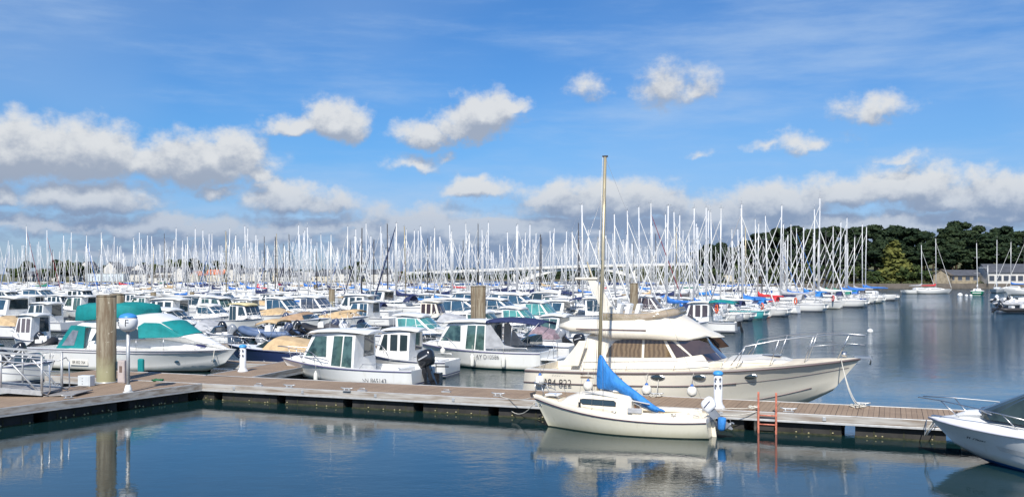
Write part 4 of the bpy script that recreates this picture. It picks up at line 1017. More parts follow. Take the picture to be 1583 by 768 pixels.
    ar.box(((p[2][0] + p[4][0]) / 2 - .2, -1.15, p[3][1] + .02), (.8, .3, .07), WARM); ar.tube([(p[4][0] + .1, -.9, p[4][1]), (p[4][0] - .1, -.9, p[4][1] + .6)], .03, MASTG, 6)
    ar.tube([(p[4][0] - .45, -1.2, p[4][1]), (p[3][0], -1.2, p[3][1] + .0)], .03, WHITE, 6); ar.build('radar_arch', root, bevel=.02)
    # aft wing of the saloon and cockpit side
    wg = MB(); p = [T(905, 527, -1.9), T(892, 566, -1.9), T(862, 566, -1.9), T(884, 540, -1.9), T(893, 527, -1.9)]
    for sd in (-1, 1): wg.prism(p, 'y', sd * 1.72 - .04, sd * 1.72 + .04, WARM)
    wg.build('cockpit_wing', root, bevel=.02)
    # trunk of the foredeck
    ft = T(1125, 543, -.8); ff = T(1222, 552, -.5)
    tk = Cab([(ft[0] - .5, 1.2), (ft[0], 1.70), ((ft[0] + ff[0]) / 2, 1.76), (ff[0] - .3, 1.72), (ff[0] + .35, 1.55), (ff[0] + .5, 1.4)], lambda x, z: max(.08, SY(x) - .48 - .35 * max(0, z - 1.4)), [(0, 0), (0, .10), (0, .12), (.1, .08), (.2, .03), (.2, 0)])
    m = MB(); tk.mesh(m, WARM); m.build('coachroof', root, bevel=.05)
    m = MB(); m.box((ff[0] - .65, 0, 1.86), (.6, .55, .05), mat('hatch_acrylic', (.03, .04, .07), .1, var=0, coat=.5)); m.build('deck_hatch', root, bevel=.015)
    # pulpit and side rails
    pr = MB()
    rp = [(1117, 536), (1140, 523), (1200, 523), (1260, 522), (1300, 522), (1334, 527)]
    t_s = [.66, .70, .78, .86, .93, 1.]
    for sd in (1, -1):
        pts = [];
        for k, t in enumerate(t_s): s_ = H.S(t, 1.); pts.append(Vector((s_.x + (.12 if t == 1 else 0), sd * max(.10, s_.y - .04), s_.z + (.12, .72, .84, .88, .86, .74)[k])))
        pr.tube(pts, .018, STEEL, 6)
        if sd == -1: pr.tube([pts[-1], Vector((pts[-1].x, -pts[-1].y, pts[-1].z))], .018, STEEL, 6)
        for t in (.70, .79, .88, .965):
            s_ = H.S(t, 1.); i = max(j for j in range(5) if t_s[j] <= t); fr_ = (t - t_s[i]) / (t_s[i + 1] - t_s[i]); tp = pts[i].lerp(pts[i + 1], fr_); pr.tube([(s_.x - .30, sd * max(.05, s_.y - .12), s_.z), tp], .015, STEEL, 6)
        pr.tube([p_ - Vector((0, 0, .32)) for p_ in pts[3:]], .010, STEEL, 5)
        gr = [H.S(t, 1.) for t in (.20, .35, .5, .64)]; pr.tube([(g_.x, sd * (g_.y - .15), g_.z + (.32 if 0 < k < 3 else .28)) for k, g_ in enumerate(gr)], .014, STEEL, 6)
        for g_ in gr: pr.tube([(g_.x - .1, sd * (g_.y - .15), g_.z), (g_.x, sd * (g_.y - .15), g_.z + .30)], .012, STEEL, 5)
        pr.tube([(x, sd * (Yf(x, zr) - .3), zr + .95) for x in (pB[0] - .6, pB[0])], .016, STEEL, 5)
    pr.build('guard_rail', root)
    an = MB(); s_ = H.S(1, 1.); an.box((s_.x + .05, 0, s_.z + .02), (.5, .16, .06), STEEL); an.tube([(s_.x + .1, 0, s_.z + .05), (s_.x + .32, 0, s_.z - .02), (s_.x + .28, 0, s_.z - .22)], .03, STEEL, 6); an.tube([(s_.x - .6, 0, s_.z + .1), (s_.x - .45, 0, s_.z + .1)], .09, STEEL, 8); an.build('anchor', root)
    sv = MB()
    for z_ in (.0, -.10):
        x0_, zz = T(897, 578, -1.95); x1_, _ = T(922, 578, -1.95); sv.box(((x0_ + x1_) / 2, -H.b(.2) * .985, zz + z_), (x1_ - x0_, .03, .05), mat('vent_bronze', (.20, .14, .09), .5, var=.05)); sv.box((x0_ + 1.2, -H.b(.28) * .988, zz + z_), (.55, .03, .05), MATS['vent_bronze'])
    sv.build('vent_slot', root)
    sp = MB(); sp.box((-L / 2 - .30, 0, .32), (.9, B * .8, .10), CREAM2); sp.box((-L / 2 - .02, 0, .6), (.1, B * .84, .9), WARM); sp.build('swim_platform', root, bevel=.03)
    cx, cz = T(861, 592, -1.9); t = (cx + L / 2) / L
    text('registration_number', '284 822', .36, BLACK, root, (cx, -H.on(cx, cz).y - .05, cz), (radians(84), 0, radians(-1)), .9)
    nm = MB(); x, z = T(853, 581, -1.9)
    for i in range(9): nm.tube([(x + i * .09, -H.b(.08) - .006, z), (x + i * .09 + .05, -H.b(.08) - .006, z + .05 + .03 * (i % 3 == 0))], .006, GREYC, 4)
    nm.build('name_lettering', root)
    def wp(x, y, z): return f.O + f.h * x + f.n * y + ZV * z
    for px, py in ((1000, 600), (1070, 602)):
        x, z = T(px, py, -B / 2 - .17); tag(fender_ball(wp(x, -B / 2 - .20, z - .05), .17, 'pear-shaped white fender low on the cream cruiser, ' + ('nearer its windows' if px < 1050 else 'nearer the water pedestal')))
        rope('fender_line', [wp(x, -B / 2 - .10, z + .4), wp(x + .02, -B / 2 + .1, 1.45)], 'fender line on the cream cruiser, ' + ('aft one' if px < 1050 else 'forward one'), .008)
    x, z = T(910, 596, -B / 2 - .1); tag(fender_ball(wp(x, -B / 2 - .16, z), .17, 'white fender at the cream cruiser\'s stern beside the registration number'))
    x, z = T(834, 590, -B / 2); tag(fender_ball(wp(x, -B / 2 + .05, z + .05), .18, 'white fender at the cream cruiser\'s stern corner'))
    s_ = H.S(.95, 1.); g1 = gp(1327, 627, .72)
    for k in (0, 1): rope('mooring_line', [wp(s_.x, -s_.y, s_.z + .04), g1 + Vector((.12 * k, 0, 0))], ('bow line' if k == 0 else 'second bow line') + ' from the cream cruiser down to the pontoon cleat', .014, sag=.32 + .06 * k)
    rope('mooring_line', [wp(-.8, -B / 2 + .1, 1.15), gp(1014, 611, .68)], 'spring line of the cream cruiser tied at the mid pontoon cleat', .012, sag=.06)
cruiser()

# ---------------------------------------------------------------- speedboat cut by the right edge
def speedboat():
    h = Vector((-.66, .75, 0)).normalized(); th = atan2(h.y, h.x); L, B = 5.9, 2.25
    bow = at(1436, 646, 24.9); f = Fr(bow - h * (L / 2), th); root = f.root('speedboat', 'white speedboat with blue bottom, its bow at the pontoon end', 'speedboat')
    H = Hull(L, B, .86, .95, rake=1.25, stern=.93, tmax=.42, keel=.35, flare=1.35, p=2.5, fore=.5)
    m = MB(); H.mesh(m, HULLRB, nt=28); m.build('hull', root)
    s = MB(); s.tube(H.rim(.97, dy=.012), .03, mat('gunwale_lilac_white', (.66, .65, .70), .4, var=.03), 8); s.build('rub_rail', root)
    st = MB()
    for sd in (1, -1): st.loft([[H.S(t, v) * 1 + Vector((0, .006, 0)) for v in (.55, .38 + .10 * (t - .45))] for t in [.05 + .67 * k / 12 for k in range(13)]] if sd > 0 else [[Vector((q.x, -q.y, q.z)) for q in [H.S(t, v) + Vector((0, .006, 0)) for v in (.55, .38)]] for t in [.05 + .67 * k / 12 for k in range(13)]], mat('side_stripe_grey', (.60, .61, .60), .35, var=.05), False, False)
    st.build('side_stripe', root)
    d = MB(); H.deck(d, WHITE, .42, 1., .30, inset=.0); H.cockpit(d, WHITE, NONSK, 0., .42, .3, .22); d.build('deck', root)
    t = Cab([(L / 2 - 3.3, .9), (L / 2 - 3.2, 1.22), (L / 2 - 2.1, 1.27), (L / 2 - 1.0, 1.16), (L / 2 - .5, 1.02)], lambda x, z: max(.1, H.b((x + L / 2) / L) - .25 - .5 * max(0, z - .9)), [(0, 0), (0, .10), (0, .12), (0, .08), (0, 0)])
    m = MB(); t.mesh(m, WHITE); m.build('foredeck', root, bevel=.06)
    w = Cab([(L / 2 - 3.3, 1.1), (L / 2 - 2.95, 1.95), (L / 2 - 1.85, 1.26), (L / 2 - 1.8, 1.15)], lambda x, z: .92 - .25 * max(0, z - 1.0) - .12 * max(0, x - (L / 2 - 3.3)), [(0, 0), (.12, .05), (.5, .06), (.5, 0)])
    m = MB(); w.mesh(m, mat('screen_smoke', (.04, .06, .055), .06, var=.2, vs=2, coat=.7)); m.build('windscreen', root)
    m = MB(); m.tube([w.P(1, f_, sd) + Vector((.02, 0, .02)) for sd, f_ in ((-1, 0), (-1, .5), (-1, 1))] , .02, STEEL); m.tube([w.P(1, 1, -1 + k / 5) + Vector((.02, 0, .01)) for k in range(11)], .016, STEEL); m.tube([w.P(1, 0, -1 + k / 5) for k in range(11)], .02, STEEL); m.build('windscreen_frame', root)
    # two separate open rails rising to the bow
    for sd in (1, -1):
        p = MB(); q = [H.S(tt, 1.) for tt in (.52, .62, .75, .88, 1.0)]; hs = (.28, .36, .42, .44, .42)
        T_ = [Vector((v.x + (.0, .1, .18, .25, .22)[k], sd * max(.13, v.y - .10), v.z + .08 + hs[k])) for k, v in enumerate(q)]; p.tube(T_, .014, STEEL, 8)
        for k in (1, 3): p.tube([(q[k].x - .25, sd * max(.05, q[k].y - .22), q[k].z + .06), T_[k] * 1], .013, STEEL, 6)
        p.build('bow_rail', root)
    p = MB(); p.box((L / 2 - .25, 0, .99), (.35, .09, .05), STEEL); p.tube([(L / 2 - .7, -.02, 1.06), (L / 2 - .7, -.02, 1.16)], .03, BLACK, 8); p.box((L / 2 - .45, .14, 1.0), (.2, .05, .05), STEEL); p.box((L / 2 - 1.9, .3, 1.2), (.5, .5, .04), GLASSB, rz=.1); p.build('deck_fitting', root, bevel=.01)
    # number and star mark near the bow
    tt = .82; P = H.S(tt, .62); Q = H.S(tt - .04, .62); an = atan2(Q.y - P.y, Q.x - P.x)
    text('registration_number', 'W 948521', .145, BLACK, root, (P.x - .12, P.y + .035, P.z - .02), (radians(62), 0, an + 0), 1.)
    eng = outboard(root, -L / 2, .7, 0, ENGB, 1., 0)
    def wp(x, y, z): return f.O + f.h * x + f.n * y + ZV * z
    for k in range(2): rope('mooring_line', [wp(L / 2 - .25, .06, .97), wp(L / 2 - .05, .1 - .12 * k, .72), wp(L / 2 + .05, .12 - .1 * k, .48), A + U * ((wp(L / 2, 0, 0) - A).dot(U) + .3 * k) + ZV * .62], 'white line over the speedboat\'s bow, ' + ('outer strand' if k else 'inner strand'), .013)
speedboat()

# ---------------------------------------------------------------- white yacht with teal canvas
def teal_yacht():
    B = 3.5; f, L = berth(76, 367, 577, TH_R, B); f.O += f.h * -.05; root = f.root('cabin_cruiser', 'white motor yacht dressed in teal canvas covers', 'motor yacht')
    T = lambda px, py, y=-1.3: f.loc(px, py, y)
    H = Hull(L, B, 1.0, 1.12, rake=1.35, stern=.93, tmax=.48, keel=.5, flare=1.4, p=2.6, fore=.5)
    m = MB(); H.mesh(m, HULLW4, nt=24); m.build('hull', root)
    for v in (.97, .86): r = MB(); r.tube(H.rim(v, dy=.012), .02, mat('rail_grey', (.30, .28, .32), .4, var=.03), 6); r.build('rub_rail', root)
    d = MB(); H.deck(d, NONSK, .25, 1., .06); H.cockpit(d, WHITE, NONSK, 0., .25, .45, .25); d.build('deck', root)
    SY = lambda x: H.b(max(0, min(1, (x + L / 2) / L)))
    o = [(108, 545), (112, 503), (132, 495), (180, 488.5), (235, 487), (268, 497), (300, 519), (352, 540), (360, 545)]
    pr = [T(*q, (-1.3, -1.3, -1.2, -.9, -.4, 0, 0, 0, 0)[k]) for k, q in enumerate(o)]; pr[0] = (pr[0][0], .9); pr[-1] = (pr[-1][0], 1.05)
    c = Cab(pr, lambda x, z: max(.08, min(B / 2 - .42, SY(x) - .42) - .22 * max(0, z - 1.1)), [(0, 0), (0, 0), (0, .04), (0, .08), (0, .09), (.20, .08), (.30, .10), (.1, .03), (0, 0)])
    m = MB(); c.mesh(m, WHITE); m.build('superstructure', root, bevel=.05)
    for sd in (1, -1):
        w = MB(); c.side(w, [T(*q) for q in ((140, 526), (146, 512), (152, 508), (206, 508), (222, 525))], sd, GLASS); w.build('side_window', root)
        w = MB(); c.side(w, [T(212, 523), T(208, 505), T(216, 499), (c.p[5][0] - .25, c.p[5][1] - .02), (c.p[5][0] + .02, c.p[5][1] - .04), (c.p[6][0] - .02, c.p[6][1] + .05), (c.p[6][0] - .25, c.p[6][1] - .02)], sd, TEAL, off=.035); w.build('windscreen_cover', root, bevel=.02)
    w = MB(); c.pane(w, 5, .02, .96, -1., 1., TEAL, off=.03, n=8); w.build('windscreen_cover', root)
    # flybridge cover
    R = []
    for i, (px, y0, y1, ww) in enumerate(((115, 472, 496, 1.05), (122, 470, 496, 1.15), (150, 469, 494, 1.2), (200, 468, 490, 1.2), (236, 470, 489, 1.12), (246, 474, 488, .9), (251, 478, 483, .5))):
        yl_ = (-1.1, -1.1, -.8, -.1, .5, .7, .8)[i]; x, z1 = T(px, y0, yl_); _, z0 = T(px, y1, yl_); R.append([Vector((x, -ww, z0)), Vector((x, -ww * 1.0, (z0 + z1) / 2)), Vector((x, -ww * .9, z1 - .05)), Vector((x, -ww * .4, z1 + .04)), Vector((x, ww * .4, z1 + .04)), Vector((x, ww * .9, z1 - .05)), Vector((x, ww, (z0 + z1) / 2)), Vector((x, ww, z0))])
    m = MB(); m.loft(R, TEAL); m.build('flybridge_cover', root, bevel=.02)
    # aft tent with clear panels
    pt = [T(q[0], q[1], -1.5) for q in ((80, 544), (107, 503), (129, 506), (126, 539))]
    for sd in (1, -1):
        m = MB(); m.prism(pt, 'y', sd * 1.38 - .02, sd * 1.38 + .02, TEAL); m.build('tent_side', root)
        m = MB(); m.prism([T(q[0], q[1], -1.5) for q in ((93, 534), (110, 510), (119, 511), (112, 534))], 'y', sd * 1.41 - .005, sd * 1.41 + .005, mat('tent_clear_panel', (.22, .25, .30), .15, var=.15, vs=2, coat=.4)); m.build('tent_window', root)
    m = MB(); m.poly([(pt[0][0], 1.38, pt[0][1]), (pt[1][0], 1.38, pt[1][1]), (pt[1][0], -1.38, pt[1][1]), (pt[0][0], -1.38, pt[0][1])], TEAL); m.poly([(pt[1][0], 1.38, pt[1][1]), (pt[2][0], 1.38, pt[2][1]), (pt[2][0], -1.38, pt[2][1]), (pt[1][0], -1.38, pt[1][1])], TEAL); o_ = m.build('tent_back', root); o_.modifiers.new('s', 'SOLIDIFY').thickness = .02
    p = MB(); rp = [(.36, 0), (.38, .42), (.55, .50), (.75, .58), (.90, .60), (1., .58)]
    for sd in (1, -1):
        pts = [Vector((H.S(t, 1.).x + (.1 if t == 1 else 0), sd * max(.08, H.b(t) - .08), H.zs(t) + z)) for t, z in rp]; p.tube(pts, .016, STEEL, 6); p.tube([q - Vector((0, 0, .28)) for q in pts[1:]], .009, STEEL, 5)
        for t in (.38, .5, .62, .74, .86, .96): s_ = H.S(t, 1.); p.tube([(s_.x, sd * max(.05, s_.y - .08), s_.z), (s_.x, sd * max(.08, s_.y - .08), s_.z + .42 + .18 * min(1, max(0, (t - .38) / .4)))], .013, STEEL, 5)
    p.tube([pts[-1], Vector((pts[-1].x, -pts[-1].y, pts[-1].z))], .016, STEEL, 6); p.build('guard_rail', root)
    for px in (257, 300):
        x, z = T(px, 560, -1.6); t = (x + L / 2) / L; P = H.on(x, z)
        for sd in (1, -1): q = MB(); q.ball((P.x, sd * P.y, P.z), (.16, .03, .07), GLASSB, 14, 6); q.build('porthole', root)
    m = MB(); x, z = T(317, 534, 0); m.box((x, -.1, z + .02), (.5, .5, .05), mat('hatch_violet', (.04, .04, .16), .15, var=0), ry=.16); m.build('deck_hatch', root)
    x, z = T(121, 560, -1.7)
    pl = MB(); pl.box((x, -H.on(x, z).y - .03, z), (1.10, .02, .27), mat('plate_ivory', (.70, .68, .62), .5, var=.03)); pl.build('number_plate', root, bevel=.01)
    text('registration_number', 'BR 852 764', .20, BLACK, root, (x, -H.on(x, z).y - .046, z), (radians(90), 0, 0), .85)
    sp = MB(); sp.box((-L / 2 - .3, 0, .28), (.7, B * .8, .08), WHITE); sp.build('swim_platform', root, bevel=.02)
    def wp(x, y, z): return f.O + f.h * x + f.n * y + ZV * z
    for px, w_, nm in ((218, .32, 'below the lamp post'), (176, .26, 'beside the pink grey cabinet')):
        x, z = T(px, 573, -B / 2 - .1); m = MB(); m.box((0, 0, .28), (w_, .16, .62), TEAL); o_ = m.build('fender', loc=wp(x, -B / 2 - .10, .12), rz=f.th, bevel=.06); tag(o_, 'flat fender in a teal sleeve ' + nm, 'fender', 'fenders hanging beside hulls')
    s_ = H.S(.93, 1.); rope('mooring_line', [wp(s_.x, -s_.y, s_.z), wp(s_.x + .05, -s_.y - .2, .5)], 'bow line of the teal canvas yacht hanging to the deck', .016)
teal_yacht()

# ---------------------------------------------------------------- named motorboats, placed where the photo shows them
def spot(pl, pr, ywl, side, B, jit=0): return berth(pl, pr, ywl, (TH_L if side == 'L' else TH_R) + jit, B)
def small_boat():
    f, L = spot(436, 655, 596, 'L', 2.5); root = f.root('cabin_boat', 'white cabin boat lettered SN B65, bow left behind the pontoon', 'motorboat')
    H = mb_pilothouse(root, L, 2.5, HULLW, GLASSG, zr=2.12, F0=.70, F1=.95, rubm=mat('rail_violet', (.10, .09, .20), .4, var=.02), eng=ENGB, tilt=-.35, obs=1.15)
    x, z = f.loc(578, 588.5, 1.2); text('registration_number', 'SN B65143', .26, mat('letter_grey', (.10, .10, .11), .5, var=0), root, (x, H.on(x, z).y + .02, z), (radians(90), 0, pi), .95)
    s = MB(); 
    for sd in (1, -1): s.tube([(L * .06, sd * (H.b(.5) - .15), .98), (L * .12, sd * (H.b(.55) - .17), 1.06), (L * .30, sd * (H.b(.75) - .2), 1.05)], .018, mat('stripe_slate', (.18, .20, .28), .4, var=0), 6)
    s.build('side_stripe', root)
    def wp(x, y, z): return f.O + f.h * x + f.n * y + ZV * z
    x, z = f.loc(488, 584, 1.3); fender(wp(x, 1.30, .1), .42, .09, label='white fender below the windscreen of the SN cabin boat')
    m = MB(); m.box((-L / 2 - .35, .5, .35), (.12, .1, .5), ENGB); m.tube([(-L / 2 - .3, -.55, .2), (-L / 2 - .3, -.55, .85)], .02, ENGB); m.tube([(-L / 2 - .3, -.55, .75), (-L / 2 - .95, -.4, .78)], .03, ENGB); m.box((-L / 2 - .38, -.55, .25), (.30, .35, .5), ENGB); m.build('spare_motor', root, bevel=.02)
small_boat()
def awning_boat():
    f, L = spot(646, 848, 570.5, 'L', 2.8); root = f.root('cabin_boat', 'white cabin boat AY D10586 with navy awning', 'motorboat')
    H = mb_pilothouse(root, L, 2.8, HULLW2, GLASSG, zr=2.2, F0=.88, F1=1.12, rubm=MATS['rail_violet'], eng=ENGG, door=True, bimini=NAVY, nob=0)
    x, z = f.loc(753, 551.5, 1.4); text('registration_number', 'AY D10586', .27, MATS['letter_grey'], root, (x, H.on(x, z).y + .02, z), (radians(88), 0, pi), .95)
    for sd in (1, -1): c = MB(); c.prism([(-L * .10, 1.0), (-L * .105, 2.12), (-L * .14, 2.16), (-L * .24, 1.2), (-L * .38, 1.02)], 'y', sd * 1.2 - .01, sd * 1.2 + .01, GREYC); c.build('tent_side', root)
    pl = MB(); pl.box((-L / 2 - .35, 0, .55), (.9, 2.2, .10), WHITE); pl.box((-L / 2 - .5, 0, .35), (.6, 1.2, .3), WHITE); pl.build('swim_platform', root, bevel=.03)
    r = MB(); r.tube([(-L / 2 - .6, 1.0, .6), (-L / 2 - .6, 1.0, 1.3), (-L / 2 - .6, .4, 1.3), (-L / 2 - .6, .4, .6)], .016, STEEL); r.tube([(-L / 2 - .6, 1.0, .95), (-L / 2 - .6, .4, .95)], .012, STEEL); r.build('stern_gate', root)
    def wp(x, y, z): return f.O + f.h * x + f.n * y + ZV * z
    for px, nm in ((730, 'left of'), (778, 'right of')):
        x, z = f.loc(px, 560, 1.5); fender(wp(x, 1.50, .12), .60, .11, label='long white fender hanging ' + nm + ' the number AY D10586', rope=.45)
    x, z = f.loc(682, 547, 1.4); tag(fender(wp(x, 1.22, .62), .35, .13, label='short white fender under the bow of the navy awning boat'))
awning_boat()
NB = 'motorboats berthed behind the walkway pontoon'
def put(kind, name, label, pl, pr, yw, side, B, jit=0, **k):
    f, L = spot(pl, pr, yw, side, B, jit); root = f.root(name, label, 'motorboat', NB); {'p': mb_pilothouse, 'h': mb_hardtop, 'o': mb_open, 'r': mb_rib}[kind](root, L, B, **k); return f, L, root
put('p', 'cabin_boat', 'white boat with twin upright windows behind the SN cabin boat', 560, 700, 583, 'L', 2.4, .1, two=True, glass=GLASS, eng=ENGB, nob=0, zr=2.02, F0=.72)
put('o', 'runabout', 'blue hulled runabout with beige hood and pale blue rolled cover', 352, 520, 569, 'L', 2.4, -.02, hm=HULLNV, cover=BEIGE, eng=ENGB, F0=.80, F1=1.0, bim=None)
put('o', 'runabout', 'white open boat under a raised beige awning beside the inflatables', 400, 480, 552, 'R', 2.1, .1, hm=HULLW, cover=None, bim=BEIGE, eng=ENGG)
put('r', 'inflatable_boat', 'slate blue inflatable with twin grey fins before the yellow roofed boat', 372, 452, 527, 'L', 2.1, .15, tube=mat('tube_slate', (.10, .15, .26), .5, var=.05), eng=ENGN)
put('o', 'runabout', 'low navy striped runabout between the beige awning and raised outboards', 404, 462, 522, 'L', 2.1, .1, hm=HULLNV, cover=None, eng=ENGB)
put('r', 'inflatable_boat', 'dark inflatable with a big slate outboard raised beside an orange fender', 468, 520, 520, 'L', 2.2, .35, tube=BLACK, eng=ENGN, tilt=-.5)
put('r', 'inflatable_boat', 'dark inflatable with raised outboard left of the tan awning boat', 505, 560, 521, 'L', 2.0, .3, tube=DGREYC, eng=ENGN, tilt=-.5)
put('o', 'runabout', 'small grey boat with tan awning and smoked screen', 528, 590, 524, 'R', 2.2, .1, hm=HULLW2, cover=None, bim=BEIGE, eng=ENGW)
put('h', 'cabin_cruiser', 'white hardtop cruiser with sea green windows behind the SN cabin boat', 590, 706, 540, 'R', 3.1, .05, glass=GLASST, F0=.82, F1=1.05, zr=1.98)
put('p', 'cabin_boat', 'white wheelhouse boat with blue windows right of the beige covers', 528, 612, 505, 'L', 2.9, 0, glass=GLASSB, nob=0, zr=2.12, F0=.78, F1=1.05)
put('p', 'cabin_boat', 'beige wheelhouse boat with a brown door window', 628, 700, 507, 'R', 2.8, .1, glass=mat('window_brown', (.06, .035, .03), .08, var=.1, coat=.5), two=True, nob=0, top=CREAM2, zr=2.2, F0=.8, F1=1.05)
put('h', 'cabin_cruiser', 'white hardtop cruiser, the left of the twin pair', 398, 480, 500, 'R', 3.4, 0, glass=GLASSB, F0=.85, F1=1.15, zr=2.28)
put('h', 'cabin_cruiser', 'white hardtop cruiser, the right of the twin pair', 452, 528, 497, 'R', 3.4, 0, glass=mat('window_slate', (.07, .09, .13), .07, var=.1, coat=.6), F0=.85, F1=1.15, zr=2.32)
put('p', 'cabin_boat', 'boat with pale yellow roof and dark windows', 340, 408, 511, 'R', 2.9, 0, glass=GLASS, nob=0, roofm=YELLOW, zr=2.08, F0=.8, F1=1.0)
put('p', 'cabin_boat', 'white wheelhouse boat behind the yellow roofed one', 348, 420, 495, 'L', 2.8, 0, glass=GLASSB, nob=0, zr=2.0, F0=.75, F1=.95)
put('o', 'runabout', 'white boat under a long beige tarpaulin before the twin cruisers', 392, 470, 505, 'R', 2.7, 0, cover=BEIGE, full=True, F0=.9, F1=1.2, tilt=-.3, eng=ENGB)
put('o', 'runabout', 'white boat with short brown tarpaulin right of the twin cruisers', 440, 512, 513, 'R', 2.6, 0, cover=mat('canvas_brown', (.40, .27, .17), .85, var=.08), F0=.85, F1=1.1, eng=ENGN)
put('o', 'runabout', 'white boat with a wide tan tarpaulin beside the wheelhouse boat', 500, 572, 512, 'R', 2.8, 0, cover=BEIGE, full=True, F0=.95, F1=1.2, eng=ENGN)
put('h', 'cabin_cruiser', 'white cruiser with blue tinted windows left of the yellow roofed boat', 296, 360, 505, 'R', 2.9, 0, glass=GLASSB, F0=.72, F1=.95, zr=1.8)
put('h', 'cabin_cruiser', 'white hardtop cruiser directly right of the wide central pile', 706, 792, 527, 'R', 3.2, 0, glass=GLASSG, F0=.8, F1=1.05, zr=1.92)
put('h', 'cabin_cruiser', 'white hardtop cruiser with teal windows above the navy awning', 760, 846, 521, 'R', 3.3, 0, glass=GLASST, F0=.8, F1=1.05, zr=2.05)
put('h', 'cabin_cruiser', 'white cruiser with one bright turquoise window left of the cream arch', 794, 880, 512, 'R', 3.5, 0, glass=GLASST, F0=.85, F1=1.1, zr=2.3)
put('h', 'cabin_cruiser', 'white boat with large green window beside the cream cruiser\'s flybridge', 800, 902, 540, 'L', 3.1, 0, glass=GLASSG, F0=.8, F1=1.05, zr=1.98)
put('o', 'runabout', 'white motorboat with bold black outboard at the cream cruiser\'s stern', 770, 890, 563, 'L', 2.5, .0, hm=hull_mat('hull_white_dark_bottom', (.78, .78, .76), (.03, .03, .04), wl=.22), cover=None, eng=ENGB, tilt=-.15, F0=.95, F1=1.1)
put('o', 'runabout', 'white boat with heaped mauve canvas behind the navy awning', 790, 870, 551, 'L', 2.6, .0, cover=mat('canvas_mauve', (.30, .22, .25), .85, var=.15, vs=8, bump=.05, bs=4), F0=.95, F1=1.2, eng=ENGG)
put('p', 'cabin_boat', 'white wheelhouse boat with teal awning at the row\'s outer end', 1040, 1140, 514, 'L', 2.9, 0, glass=mat('window_brown_grey', (.08, .06, .06), .08, var=.1, coat=.5), two=True, eng=ENGG, tilt=-.2, bimini=TEAL, zr=2.3, F0=.8, F1=1.1)
put('h', 'cabin_cruiser', 'white cruiser roof showing behind the flybridge seats', 960, 1046, 500, 'R', 3.3, 0, glass=mat('window_brown_grey', (0, 0, 0)), F0=.9, F1=1.15, zr=2.5)
put('h', 'cabin_cruiser', 'white cruiser with navy cockpit tent behind the flybridge arch', 885, 975, 503, 'R', 3.4, 0, glass=GLASS, canvas=NAVY, F0=.85, F1=1.15, zr=2.35)
put('o', 'runabout', 'white boat with grey hull cover beside the wheelhouse with the teal awning', 1042, 1096, 520, 'R', 2.6, 0, cover=DGREYC, F0=.8, F1=1.1)
put('o', 'runabout', 'white boat with dark windscreen between the central pile and green windows', 648, 730, 517, 'L', 2.5, 0, cover=GREYC, F0=.9, F1=1.15, eng=ENGB)
put('o', 'runabout', 'open white boat lying bow-on right of the SN cabin boat\'s neighbour', 625, 700, 560, 'L', 2.4, -.1, cover=None, F0=.9, F1=1.2)
# left side
put('p', 'cabin_boat', 'small white boat with two framed windows left of the teal tent', 20, 92, 545, 'L', 2.3, .1, glass=mat('window_framed', (.14, .12, .13), .1, var=.1), two=True, nob=0, zr=2.12, F0=.72, F1=.95)
put('o', 'runabout', 'white motorboat behind the gangway with black outboard', -60, 30, 580, 'L', 2.4, .1, cover=None, eng=ENGB, tilt=-.5, F0=.8)
put('o', 'runabout', 'pale boat lying under the gangway truss', 0, 84, 596, 'R', 2.2, .2, cover=None, eng=ENGB, F0=.75, F1=.95)
put('p', 'cabin_boat', 'white wheelhouse boat with dark twin doors left of the teal flybridge', 38, 112, 513, 'L', 2.8, 0, glass=GLASS, nob=0, zr=2.2, F0=.78, F1=1.0)
put('o', 'runabout', 'white boat with round tan cover at the left edge', -24, 46, 524, 'L', 2.6, 0, cover=BEIGE, F0=.9, F1=1.2)
put('r', 'inflatable_boat', 'black inflatable tender lying at the teal yacht\'s stern', 56, 84, 548, 'R', 1.6, .5, tube=BLACK, eng=ENGB)
put('h', 'cabin_cruiser', 'white cruiser behind the teal yacht with a navy cockpit hood', 214, 312, 522, 'R', 3.2, 0, glass=GLASS, canvas=NAVY, F0=.78, F1=1.0, zr=1.95)
put('o', 'runabout', 'white boat with pale seat cover behind the teal yacht\'s bow', 286, 346, 530, 'L', 2.3, 0, cover=GREYC, F0=.8, F1=1.0, eng=ENGB)
put('o', 'runabout', 'boat with a raised silver outboard beyond the teal yacht\'s bow rail', 318, 362, 534, 'L', 2.1, .2, cover=None, eng=ENGG, F0=.7)
put('o', 'runabout', 'white boat with navy cover by the left edge behind the framed windows', 20, 80, 500, 'R', 2.6, 0, cover=NAVY, F0=.9, F1=1.1)


ORDN = ['second from the corner', 'third from the corner', 'the one behind the cream sailboat', 'nearest the corner']
